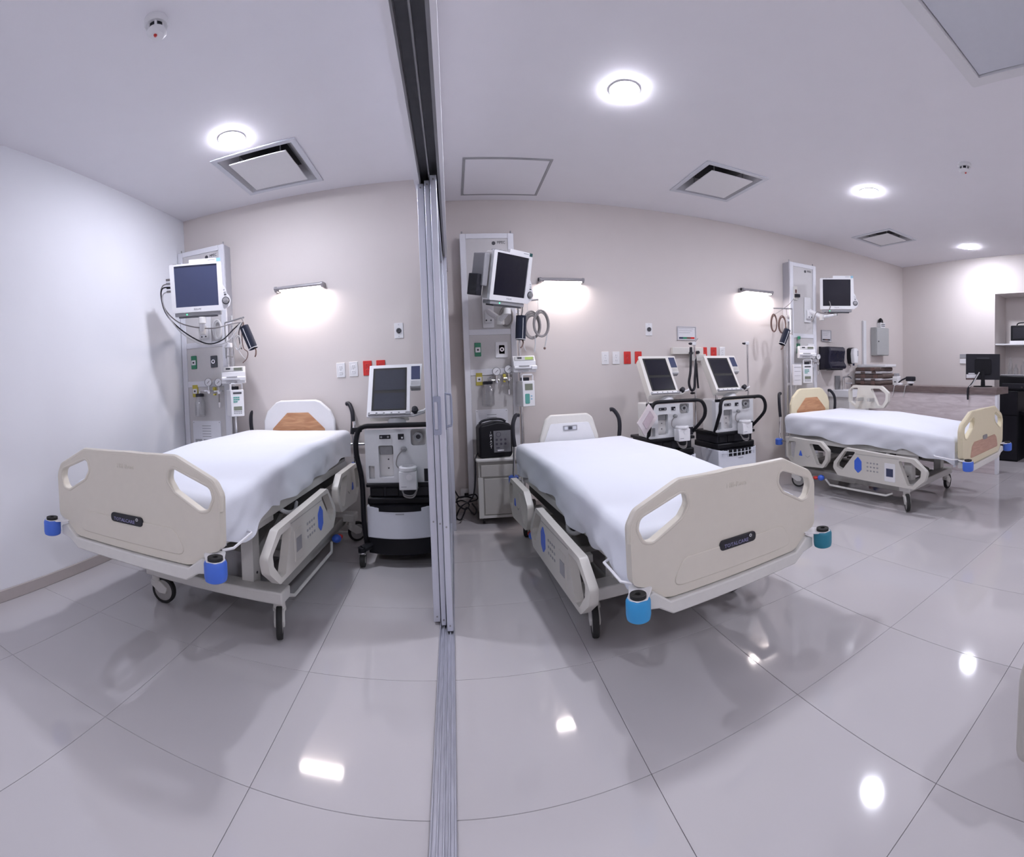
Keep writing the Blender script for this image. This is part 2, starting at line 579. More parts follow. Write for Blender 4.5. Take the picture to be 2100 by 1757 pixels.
d1 = sliding_door('door_1', -0.139, -0.104, 2.30, 3.62, 'white aluminium sliding door, furthest of the parked leaves from the middle bed')
d2 = sliding_door('door_2', -0.100, -0.075, 2.265, 3.62, 'white aluminium sliding door parked between two other leaves')
d3 = sliding_door('door_3', -0.071, -0.040, 2.21, 3.62, 'white aluminium sliding door with pull handle, nearest the camera of the leaves')
for d in (d1, d2, d3): d['kind'] = 'structure'
# pull handles
def pull(parent, m, matn='alu'):
    return m.build('pull_handle', matn, parent, bevel=0.002)
hp = MB()
hp.prism(rnd(rect(-0.098, -0.060, 0.965, 1.150), 0.008), 2.199, 2.2098, 'xz', holes=[rnd(rect(-0.092, -0.074, 0.990, 1.125), 0.006)])
pull(d3, hp, 'handle_blue')
B(-0.091, -0.077, 2.2035, 2.2099, 0.992, 1.122).build('handle_recess', 'alu', d3)
hp2 = MB()
hp2.prism(rnd(rect(2.225, 2.262, 0.985, 1.165), 0.006), -0.040, -0.033, 'yz')
hp2.tube([(-0.035, 2.235, 1.00), (-0.012, 2.235, 1.005), (-0.010, 2.235, 1.02), (-0.010, 2.235, 1.14), (-0.012, 2.235, 1.155), (-0.035, 2.235, 1.16)], 0.006, n=8)
pull(d3, hp2, 'handle_blue')
# wall jamb for the doors
jb = B(-0.045, -0.012, D - 0.02, D + 0.03, 0, HDR).build('trim_3', 'alu', None, bevel=0.002)
jb['kind'] = 'structure'
# ------------------------------------------------------------------ ceiling fixtures
def downlight(x, y, label, r=0.082):
    t = thing('ceiling_downlight', label, 'ceiling light', (x, y, H), 0, 'round recessed downlights')
    MB().lathe([(r, -0.004), (r + 0.003, -0.006), (r + 0.008, -0.004), (r + 0.009, 0.0), (r, 0.0)], (0, 0, 0), (0, 0, 1), 40, closed=True).build('trim_ring', 'white_plastic', t)
    MB().lathe([(r, -0.003), (r * .98, -0.009), (r * .88, -0.013), (0.0, -0.015)], (0, 0, 0), (0, 0, 1), 20).build('diffuser', 'lamp_on', t)
    return t
downlight(-1.300, 2.676, 'round lit downlight beside the square vent over the white-walled bay')
downlight(1.010, 2.475, 'largest round lit downlight, alone on the ceiling over the middle bed')
downlight(3.340, 2.65, 'round lit downlight between the two diamond-shaped vents')
downlight(5.56, 2.73, 'smallest round lit downlight, far off over the desk')
# extra row of the same fittings, added unseen behind the camera for brightness
downlight(-1.30, -1.25, 'round fill light added unseen behind the camera over the bay aisle')
downlight(1.01, -1.25, 'round fill light added unseen behind the camera over the aisle')
downlight(3.34, -1.25, 'round fill light added unseen behind the camera near the cassette')
downlight(5.56, -1.25, 'round fill light added unseen behind the camera near the niche wall')

def vent(x0, x1, y0, y1, label):
    t = thing('ceiling_vent', label, 'vent', ((x0 + x1) / 2, (y0 + y1) / 2, H), 0, 'square ceiling vents')
    w, d = (x1 - x0) / 2, (y1 - y0) / 2
    MB().prism(rect(-w, w, -d, d), -0.010, -0.0005, 'xy', holes=[rect(-w + VI, w - VI, -d + VI, d - VI)]).build('frame', 'vent_panel', t, bevel=0.003)
    # sloped collar rising into the duct, one plate per side
    a, b = (w - VI, d - VI), (w - 0.13, d - 0.13)
    lo = [(-a[0], -a[1], -0.004), (a[0], -a[1], -0.004), (a[0], a[1], -0.004), (-a[0], a[1], -0.004)]
    hi = [(-b[0], -b[1], 0.085), (b[0], -b[1], 0.085), (b[0], b[1], 0.085), (-b[0], b[1], 0.085)]
    for k in range(4):
        q = (k + 1) % 4
        P = [lo[k], lo[q], hi[q], hi[k]]
        MB().add(P + [(x, y, z + 0.004) for x, y, z in P], [(0, 1, 2, 3), (7, 6, 5, 4), (0, 1, 5, 4), (1, 2, 6, 5), (2, 3, 7, 6), (3, 0, 4, 7)]).build('collar', 'collar_grey', t)
    B(-b[0] - .01, b[0] + .01, -b[1] - .01, b[1] + .01, 0.088, 0.100).build('duct', 'charcoal', t)
    MB().prism(rnd(rect(-w + 0.10, w - 0.10, -d + 0.10, d - 0.10), 0.004), -0.022, -0.014, 'xy').build('plaque', 'white_plastic', t, bevel=0.002)
    for sx in (-1, 1):
        for sy in (-1, 1):
            MB().cyl((sx * (w - 0.16), sy * (d - 0.16), -0.016), (sx * (w - 0.16), sy * (d - 0.16), 0.088), 0.005, n=8).build('hanger', 'grey_metal', t)
    return t
for v_ in VENTS: vent(*v_)
ap = thing('access_panel', 'flush square ceiling access panel beside the door header', 'access panel', (0.47, 3.74, H))
MB().prism(rect(-0.335, 0.335, -0.345, 0.345), -0.006, 0.0, 'xy', holes=[rect(-0.315, 0.315, -0.325, 0.325)]).build('frame', 'socket_grey', ap, bevel=0.001)
B(-0.312, 0.312, -0.322, 0.322, -0.005, -0.0005).build('hatch', 'ceiling_paint', ap)
cs = thing('air_cassette', 'large square air-conditioning cassette at the top right ceiling corner of the picture', 'air conditioner', (2.395, 1.16, H), 0.0)
MB().prism(rnd(rect(-0.95, 0.0, -0.95, 0.0), 0.02), -0.030, 0.0, 'xy', holes=[rnd(rect(-0.885, -0.065, -0.885, -0.065), 0.01)]).build('frame', 'white_plastic', cs, bevel=0.012)
B(-0.88, -0.07, -0.88, -0.07, -0.018, -0.001).build('intake_panel', 'vent_panel', cs, bevel=0.004)
def detector(x, y, label):
    t = thing('smoke_detector', label, 'smoke detector', (x, y, H), 0, 'smoke detectors')
    MB().lathe([(0.0, 0.0), (0.052, 0.0), (0.054, -0.012), (0.048, -0.026), (0.0, -0.026)], n=28).build('base', 'white_plastic', t)
    MB().lathe([(0.0, -0.026), (0.034, -0.026), (0.034, -0.046), (0.0, -0.046)], n=24).build('chamber', 'charcoal', t)
    for k in range(6):
        a = PI * k / 3
        MB().cyl((0.034 * math.cos(a), 0.034 * math.sin(a), -0.024), (0.034 * math.cos(a), 0.034 * math.sin(a), -0.048), 0.006, n=8).build('post', 'white_plastic', t)
    MB().lathe([(0.0, -0.046), (0.042, -0.046), (0.043, -0.054), (0.030, -0.066), (0.0, -0.070)], n=28).build('cap', 'white_plastic', t)
    MB().sphere((0, -0.012, -0.069), 0.008, 8, 6).build('indicator', 'red_plastic', t)
detector(-1.13, 1.64, 'larger smoke detector with red dot on the bay ceiling')
detector(3.30, 1.67, 'smaller smoke detector between the cassette and the far downlights')
# ------------------------------------------------------------------ hospital beds
def mirror(pts):
    return [(-u, v) for u, v in reversed(pts)]

def caster(parent, x, y, swivel, zt, r=0.075):
    """twin-cheek caster: stem at (x, y), wheel trailing in direction swivel"""
    dx, dy = math.sin(swivel), math.cos(swivel)
    off = 0.045
    wx, wy = x + dx * off, y + dy * off
    ax = Vector((dy, -dx, 0))
    c = Vector((wx, wy, r))
    m = MB()
    m.cyl((x, y, r * 1.7), (x, y, zt), 0.030, n=14)
    m.cyl((x, y, r * 1.55), (x, y, r * 1.75), 0.034, n=14)
    o = m.build('caster', 'frame_bed', parent, bevel=0.002)
    hood = MB()
    hood.T = Matrix.Translation((x, y, 0)) @ Matrix.Rotation(-swivel, 4, 'Z')
    hood.prism(rnd([(-0.030, r * 1.75), (0.030, r * 1.75), (off + 0.035, r * 1.25), (off + 0.022, r * 0.8), (off - 0.02, r * 0.8), (-0.030, r * 1.35)], 0.01), -0.026, 0.026, 'yz')
    hood.build('fork', 'frame_bed', o, bevel=0.004)
    t = MB().lathe([(r - 0.016, -0.015), (r - 0.003, -0.015), (r, -0.010), (r, 0.010), (r - 0.003, 0.015), (r - 0.016, 0.015)], c, ax, 28, closed=True)
    t.build('tyre', 'rubber', o)
    MB().lathe([(0.0, -0.018), (0.02, -0.018), (r - 0.016, -0.012), (r - 0.016, 0.012), (0.02, 0.018), (0.0, 0.018)], c, ax, 24).build('hub', 'wheel_grey', o)
    return o

FOOT_RAIL = [(1.20, .45), (1.335, .305), (1.345, .25), (1.29, .185), (.47, .165), (.365, .25), (.345, .32), (.47, .42)]
FOOT_H1 = [(1.200, .420), (1.075, .425), (1.235, .240), (1.300, .262), (1.298, .295)]
FOOT_H2 = [(.625, .393), (.50, .388), (.400, .325), (.410, .270), (.485, .192), (.535, .192)]
HEAD_RAIL = [(1.50, .475), (1.405, .40), (1.41, .30), (1.47, .225), (1.86, .20), (1.975, .29), (1.975, .42), (1.90, .48)]
HEAD_H1 = [(1.925, .445), (1.83, .448), (1.870, .240), (1.940, .285), (1.945, .415)]
HEAD_H2 = [(1.65, .445), (1.525, .445), (1.438, .385), (1.445, .315), (1.49, .252), (1.55, .248)]

def side_rail(parent, s, dz, kind, lcd='bright'):
    out, h1, h2 = (FOOT_RAIL, FOOT_H1, FOOT_H2) if kind == 'foot' else (HEAD_RAIL, HEAD_H1, HEAD_H2)
    up = lambda P: [(u, v + dz) for u, v in P]
    x0, x1 = (0.505, 0.548) if s > 0 else (-0.548, -0.505)
    xo = x1 if s > 0 else x0                   # outer face
    m = MB()
    m.prism(rnd(up(out), 0.035), x0, x1, 'yz', holes=[rnd(up(h1), 0.012, 4), rnd(up(h2), 0.015, 4)])
    o = m.build('side_rail', 'rail_bed', parent, bevel=0.012, seg=3)
    e = 0.004 * s
    if kind == 'foot':
        f = MB().prism(rnd(up([(1.09, .345), (1.05, .385), (1.01, .345), (1.01, .27), (1.05, .235), (1.09, .27)]), 0.012, 3), xo - e, xo + e, 'yz')
        f.build('control_button', 'button_blue', o, bevel=0.002)
        if lcd:
            MB().prism(rnd(up(rect(.655, .765, .20, .36)), 0.008), xo - e, xo + e * 0.6, 'yz').build('display_frame', 'white_plastic' if lcd == 'bright' else 'rail_bed', o, bevel=0.002)
            MB().prism(up(rect(.675, .745, .245, .315)), xo, xo + e, 'yz').build('display', 'screen_blue' if lcd == 'bright' else 'socket_grey', o)
        k = MB()
        for a in range(4):
            for b_ in range(3):
                y = .84 + a * .035; z = .27 + b_ * .035 + dz
                k.box(min(xo, xo + e * .7), max(xo, xo + e * .7), y - .008, y + .008, z - .006, z + .006)
        k.build('keypad', 'socket_grey', o)['kind'] = 'stuff'
        MB().box(min(xo, xo + e * .5), max(xo, xo + e * .5), .62, 1.08, .405 + dz, .409 + dz).build('groove_strip', 'frame_dim', o)
    else:
        MB().prism(rnd(up([(1.79, .31), (1.765, .375), (1.74, .31)]), 0.008, 3), xo - e, xo + e, 'yz').build('control_button', 'button_blue', o, bevel=0.002)
        MB().tube([(xo + e * .4, 1.70, .32 + dz), (xo + e * .4, 1.67, .305 + dz), (xo + e * .4, 1.64, .325 + dz)], 0.003, n=6).build('groove_strip', 'frame_dim', o)
    # hinge arm under the rail, back to the deck frame
    ym = .85 if kind == 'foot' else 1.69
    xi = x0 if s > 0 else x1
    for yy in (ym - .16, ym + .16) if kind == 'foot' else (ym - .08, ym + .08):
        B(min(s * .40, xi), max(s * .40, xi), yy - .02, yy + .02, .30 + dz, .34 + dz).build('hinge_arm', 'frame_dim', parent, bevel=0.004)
    return o

def lettered_badge(parent, zc, y):
    b = MB().prism(rnd(rect(-0.098, 0.098, zc - 0.021, zc + 0.021), 0.0205, 8), y - 0.006, y + 0.004, 'xz').build('badge', 'badge', parent, bevel=0.002)
    text('TOTALCARE', 0.021, (-0.012, y - 0.0065, zc - 0.006), 'badge_text', b, sx=1.1)
    MB().lathe([(0.004, -0.001), (0.007, -0.001), (0.007, 0.001), (0.004, 0.001)], (0.066, y - 0.0065, zc + 0.008), (0, 1, 0), 10, closed=True).build('emblem', 'cable_pale', b)

def bed(name, label, loc, rz, dz, board, head_style, bumpers, foot_style='badge', raised=None, swivels=(0.3, 0.9, 2.5, 2.9),
        rails=((-1, 'foot'), (-1, 'head'), (1, 'foot'), (1, 'head')), bx=0.0):
    t = thing(name, label, 'hospital bed', loc, rz, 'hospital beds')
    zb = 0.41 + dz
    # ---------------- footboard
    half = [(0.0, -0.035), (.33, -0.035), (.395, -0.02), (.44, .03), (.495, .045), (.500, .26), (.470, .315), (.285, .402), (0.0, .412)]
    out = [(u, v + zb) for u, v in half] + [(-u, v + zb) for u, v in reversed(half[1:-1])]
    hole = [(.242, .305), (.252, .352), (.278, .362), (.462, .293), (.472, .250), (.447, .195), (.405, .188), (.275, .258)]
    hr = rnd([(u, v + zb) for u, v in hole], 0.04, 5)
    hl = rnd([(-u, v + zb) for u, v in reversed(hole)], 0.04, 5)
    o = MB().prism(rnd(out, 0.06, 7), 0.050, 0.094, 'xz', holes=[hr, hl]).build('footboard', board, t, bevel=0.013, seg=3)
    for hole_ in (hr, hl):                      # raised lip round each hand hole
        MB().tube([(u, 0.052, v) for u, v in hole_], 0.007, n=8, closed=True).build('handle_lip', board, o)
    MB().tube([(u, 0.066, v) for u, v in rnd([(-.49, .20 + zb), (-.492, .262 + zb), (-.465, .312 + zb), (-.283, .398 + zb), (.283, .398 + zb), (.465, .312 + zb), (.492, .262 + zb), (.49, .20 + zb)], [0, .03, .03, .04, .04, .03, .03, 0])], 0.0165, n=8).build('top_roll', board, o)
    if foot_style == 'badge':
        ins = rnd([(-.335, .0 + zb), (.335, .0 + zb), (.27, .105 + zb), (-.27, .105 + zb)], 0.05)
        MB().prism(ins, 0.046, 0.052, 'xz').build('inset_panel', board, o, bevel=0.003)
        lettered_badge(o, zb + 0.105, 0.048)
        text('Hill-Rom', 0.030, (0.0, 0.0495, zb + 0.345), board, o, extrude=0.0012)
    else:
        ins = rnd([(-.34, .02 + zb), (.34, .02 + zb), (.30, .115 + zb), (.25, .145 + zb), (-.25, .145 + zb), (-.30, .115 + zb)], 0.02)
        MB().prism(ins, 0.045, 0.052, 'xz').build('wood_inset', 'oak_pale', o, bevel=0.002)
        MB().prism(rnd(rect(-.05, .05, zb + .135, zb + .175), 0.015), 0.043, 0.052, 'xz').build('badge', 'grey_metal', o, bevel=0.002)
    # ---------------- foot beam and bumpers
    bm_ = [(-.46, -.045), (-.395, -.055), (-.335, -.092), (.335, -.092), (.395, -.055), (.46, -.045), (.46, .0), (.415, .012), (.345, -.040), (-.345, -.040), (-.415, .012), (-.46, .0)]
    MB().prism([(u, v + zb) for u, v in bm_], 0.030, 0.110, 'xz').build('foot_beam', 'frame_bed', t, bevel=0.006)
    for s, bc in zip((-1, 1), bumpers):
        b = MB()
        b.lathe([(0.0, -.050), (.034, -.050), (.042, -.045), (.045, -.030), (.045, .018), (.040, .028), (.022, .030), (0.0, .030)], (s * .50, 0.0, zb), n=24)
        bo = b.build('bumper', bc, t)
        MB().ring((s * .50, 0, zb + .036), (0, 0, 1), 0.011, 0.030, 0.012).build('roller_cap', 'rubber', bo)
        br = MB()
        P_ = [(.425, .095), (.420, .040), (.462, -.012), (.480, -.034), (.520, -.034), (.536, -.010), (.534, .018), (.515, .045), (.49, .095)]
        br.prism(rnd([(s * u_, v_) for u_, v_ in (P_ if s > 0 else P_[::-1])], 0.012, 4), zb + .023, zb + .030, 'xy')
        br.build('bumper_bracket', 'white_plastic', bo, bevel=0.002)
        MB().tube([(s * .47, .10, zb + .03), (s * .50, .14, zb + .03), (s * .50, .30, zb + .045), (s * .47, .32, zb + .045)], 0.006, n=6).build('drainage_hook', 'white_plastic', t)
    # ---------------- deck
    for s in (-1, 1):
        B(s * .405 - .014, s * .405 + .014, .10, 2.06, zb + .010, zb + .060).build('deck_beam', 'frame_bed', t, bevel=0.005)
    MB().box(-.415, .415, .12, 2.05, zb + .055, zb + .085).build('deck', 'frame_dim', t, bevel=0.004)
    B(-.40, .40, .95, 1.95, zb - .06, zb + .05).build('actuator_housing', 'mech_dark', t, bevel=0.01)
    B(-.36, .36, .50, .94, zb - .02, zb + .05).build('actuator_housing', 'mech_dark', t, bevel=0.01)
    for s in (-1, 1):
        B(s * .385 - .012, s * .385 + .012, .52, .74, zb - .03, zb + .045).build('side_bracket', 'frame_bed', t, bevel=0.003)
        MB().tube([(s * .39, .82, zb + .01), (s * .43, .84, zb - .015), (s * .43, .95, zb - .035), (s * .40, 1.05, zb - .015)], 0.012, n=8, smooth=4).build('drain_tube', 'cable_pale', t)
    # ---------------- lift columns and base
    for s in (-1, 1):
        B(s * .29 - .035, s * .29 + .035, .62, .70, .20, zb + .0).build('lift_column', 'frame_bed', t, bevel=0.004)
        MB().cyl((s * .29 + s * .035, .66, .26), (s * .29 + s * .038, .66, .26), 0.007, n=8).build('bolt', 'ink', t)
    for s in (-1, 1):
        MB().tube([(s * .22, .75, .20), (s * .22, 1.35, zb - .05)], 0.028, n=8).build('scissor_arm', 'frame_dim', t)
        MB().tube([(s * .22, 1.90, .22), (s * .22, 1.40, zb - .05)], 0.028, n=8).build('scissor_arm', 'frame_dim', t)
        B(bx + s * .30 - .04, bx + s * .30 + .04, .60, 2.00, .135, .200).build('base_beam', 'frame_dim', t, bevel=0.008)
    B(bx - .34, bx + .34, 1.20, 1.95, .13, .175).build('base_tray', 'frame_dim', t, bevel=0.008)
    for yy in (.60, 1.95):
        B(bx - .43, bx + .43, yy - .055, yy + .055, .165, .225).build('cross_member', 'frame_bed', t, bevel=0.008)
    k = 0
    for yy in (.60, 1.95):
        for s in (-1, 1):
            caster(t, bx + s * .39, yy, swivels[k], .175); k += 1
    for s in (-1, 1):                            # brake bar and pedal along each side
        MB().tube([(s * .44, .75, .12), (s * .47, .80, .10), (s * .47, 1.45, .10), (s * .45, 1.52, .14)], 0.010, n=8).build('brake_bar', 'frame_bed', t)
        pd = MB().sphere((s * .475, 1.56, .155), (.035, .035, .028), 12, 8).build('brake_pedal', 'button_blue', t)
        MB().sphere((s * .475, 1.63, .145), (.025, .030, .018), 10, 6).build('steer_pedal', 'red_plastic', t)
    # ---------------- headboard
    hz = zb + 0.02
    if head_style == 'arch':
        ho = [(-.32, .0), (.32, .0), (.32, .36), (.285, .44), (.20, .515), (.155, .53), (-.155, .53), (-.20, .515), (-.285, .44), (-.32, .36)]
        hb = MB().prism(rnd([(u, v + hz) for u, v in ho], 0.02), 2.115, 2.155, 'xz').build('headboard', 'white_plastic' if board != 'cream_bed' else board, t, bevel=0.012, seg=3)
        wi = [(-.235, .05), (.235, .05), (.235, .29), (.095, .425), (-.095, .425), (-.235, .29)]
        MB().prism(rnd([(u, v + hz) for u, v in wi], 0.015), 2.108, 2.118, 'xz').build('wood_panel', 'oak', hb, bevel=0.002)
    else:
        ho = [(-.265, .0), (.265, .0), (.255, .28), (.205, .44), (.16, .475), (-.16, .475), (-.205, .44), (-.255, .28)]
        hb = MB().prism(rnd([(u, v + hz) for u, v in ho], 0.04), 2.115, 2.155, 'xz').build('headboard', 'vent_cream', t, bevel=0.014, seg=3)
        wi = [(-.225, .05), (.225, .05), (.225, .25), (.165, .405), (-.165, .405), (-.225, .25)]
        MB().prism(rnd([(u, v + hz) for u, v in wi], 0.03), 2.108, 2.118, 'xz').build('inset_panel', 'white_plastic', hb, bevel=0.003)
        sw = MB().prism(rnd(rect(-.06, .06, .345 + hz, .385 + hz), 0.005), 2.102, 2.110, 'xz').build('switch_plate', 'socket_grey', hb, bevel=0.001)
        for i in range(3):
            MB().prism(rnd(rect(-.05 + i * .036, -.022 + i * .036, .353 + hz, .377 + hz), 0.004), 2.099, 2.104, 'xz').build('switch', ('vent_panel', 'screen_grey', 'vent_panel')[i], sw)
    B(-.40, .40, 2.08, 2.14, zb - .02, zb + .04).build('head_beam', 'frame_bed', t, bevel=0.006)
    for s in (-1, 1):
        MB().lathe([(0.0, -.040), (.034, -.040), (.040, -.034), (.040, .020), (.030, .028), (0.0, .028)], (s * .47, 2.16, zb), n=20).build('bumper', 'blue_plastic' if name else 'blue_plastic', t)
        MB().tube([(s * .42, 2.11, zb), (s * .47, 2.13, zb), (s * .47, 2.15, zb + .05), (s * .455, 2.15, zb + .30)], 0.010, n=8).build('handle_post', 'chrome', t)
        MB().tube([(s * .455, 2.15, zb + .26), (s * .465, 2.15, zb + .36), (s * .460, 2.16, zb + .44), (s * .43, 2.19, zb + .50), (s * .40, 2.20, zb + .505)], 0.017, n=10, smooth=4).build('push_handle', 'charcoal', t)
    # ---------------- side rails
    for s, kind in rails:
        lift = 0.50 if raised == (s, kind) else 0.0
        side_rail(t, s, dz + lift, kind, 'bright' if board == 'cream_bed' else 'dim')
    return t

def mattress(label, loc, rz, zh, zf, W=0.92, L=1.94, y0=0.135, drop=0.215, seed=1, folds=()):
    """a mattress under a fitted white sheet; top runs from zf at the foot to zh at the head"""
    t = tag(thing('sheeted_mattress', label, 'mattress', loc, rz, 'mattresses under white sheets'))
    rs = random.Random(seed)
    r = 0.045
    def fold(s, half):
        """sheet coordinate -> (position, fall)"""
        a = abs(s); sg = 1 if s >= 0 else -1
        e = half - r
        if a <= e: return s, 0.0
        q = a - e
        if q <= r * PI / 2:
            return sg * (e + r * math.sin(q / r)), r * (1 - math.cos(q / r))
        return sg * half, r + (q - r * PI / 2)
    hw, hl = W / 2, L / 2
    ext = drop
    ns, nt_ = 61, 111
    def line(half, n):
        tot = half - r + r * PI / 2 + ext - r
        inner = np.linspace(-(half - r), half - r, n - 24)
        arc = half - r + np.linspace(0, r * PI / 2, 5)[1:]
        sk = half - r + r * PI / 2 + np.linspace(0, ext - r, 9)[1:]
        o = np.concatenate([arc, sk])
        return np.concatenate([-o[::-1], inner, o])
    S, Tt = line(hw, ns), line(hl, nt_)
    ph = [rs.uniform(0, 6.28) for _ in range(12)]
    P = []
    for tv in Tt:
        row = []
        y, dy = fold(tv, hl)
        yy = y0 + hl + y
        fr = (y + hl) / L                         # 0 foot, 1 head
        top = zf + (zh - zf) * min(1, fr / 0.55) if fr < .55 else zh
        for sv in S:
            x, dx = fold(sv, hw)
            fall = max(dx, dy)
            hem = 1 + 0.10 * math.sin(yy * 5.1 + ph[0]) + 0.07 * math.sin(yy * 11 + ph[1]) + (0.14 if fr < .3 else 0.0) * math.sin(yy * 16 + ph[2])
            z = top - (fall if fall <= r else r + (fall - r) * hem)
            k = max(0, (fall - r * .5) / ext)
            bul = 0.008 * math.sin(yy * 9 + ph[3]) + 0.009 * math.sin(yy * 21 + z * 38 + ph[4]) + 0.013 * math.sin(yy * 6 - z * 26 + ph[5]) + 0.010 * math.exp(-(fr / .25) ** 2) * math.sin(yy * 34 - z * 40 + ph[8]) + 0.006
            tuck = -0.035 * max(0, k - .45) ** 1.3
            if dx >= dy and dx > 0:
                x += (1 if sv > 0 else -1) * (k * bul + tuck)
            if dy > dx:
                yy2 = yy + (1 if tv > 0 else -1) * (k * bul * .6 + tuck)
            else:
                yy2 = yy
            if fall <= 0:
                z += 0.003 * math.sin(x * 7 + yy * 5 + ph[6]) + 0.002 * math.sin(x * 15 - yy * 9 + ph[7])
                for fx, fy, ang, ln in folds:
                    c, s_ = math.cos(ang), math.sin(ang)
                    a = (x - fx) * c + (yy - fy) * s_; b_ = -(x - fx) * s_ + (yy - fy) * c
                    z += 0.006 * math.exp(-(b_ / .018) ** 2 - (a / ln) ** 2)
            row.append((x, yy2, z))
        P.append(row)
    MB().grid(P).build('fitted_sheet', 'sheet', t, sharp=80)
    core = MB()
    core.box(-hw + .03, hw - .03, y0 + .03, y0 + L - .03, zf - .115, zf - .06)
    core.build('mattress_core', 'charcoal', t, bevel=0.02)
    return t

BED1 = ((-1.39, 1.5525, 0), math.radians(-2.97), 0.14)
BED2 = ((1.1075, 1.5335, 0), math.radians(4.84), 0.0)
BED3 = ((3.79, 1.65, 0), math.radians(3.2), 0.05)
bed('hospital_bed', 'beige hospital bed with arched oak headboard beside the white wall', BED1[0], BED1[1], BED1[2], 'beige_bed', 'arch', ('blue_plastic', 'blue_plastic'), swivels=(1.45, 2.75, 1.2, 0.9), bx=.085)
mattress('white sheeted mattress on the bed by the white wall', BED1[0], BED1[1], .855, .775, seed=3)
bed('hospital_bed', 'beige hospital bed with turquoise bumpers in the middle of the room', BED2[0], BED2[1], BED2[2], 'beige_bed', 'plain', ('sky_plastic', 'teal_plastic'), swivels=(3.42, 2.9, 0.4, 0.9), bx=-.045)
mattress('white sheeted mattress on the middle bed with turquoise bumpers', BED2[0], BED2[1], .705, .615, seed=5)
bed('hospital_bed', 'cream hospital bed with wood insets beside the desk', BED3[0], BED3[1], BED3[2], 'cream_bed', 'arch', ('blue_plastic', 'blue_plastic'), foot_style='wood',
    raised=(1, 'head'), swivels=(4.0, 1.5, 2.6, 2.9), bx=-.06)
mattress('white sheeted mattress on the cream bed beside the desk', BED3[0], BED3[1], .755, .665, seed=8)
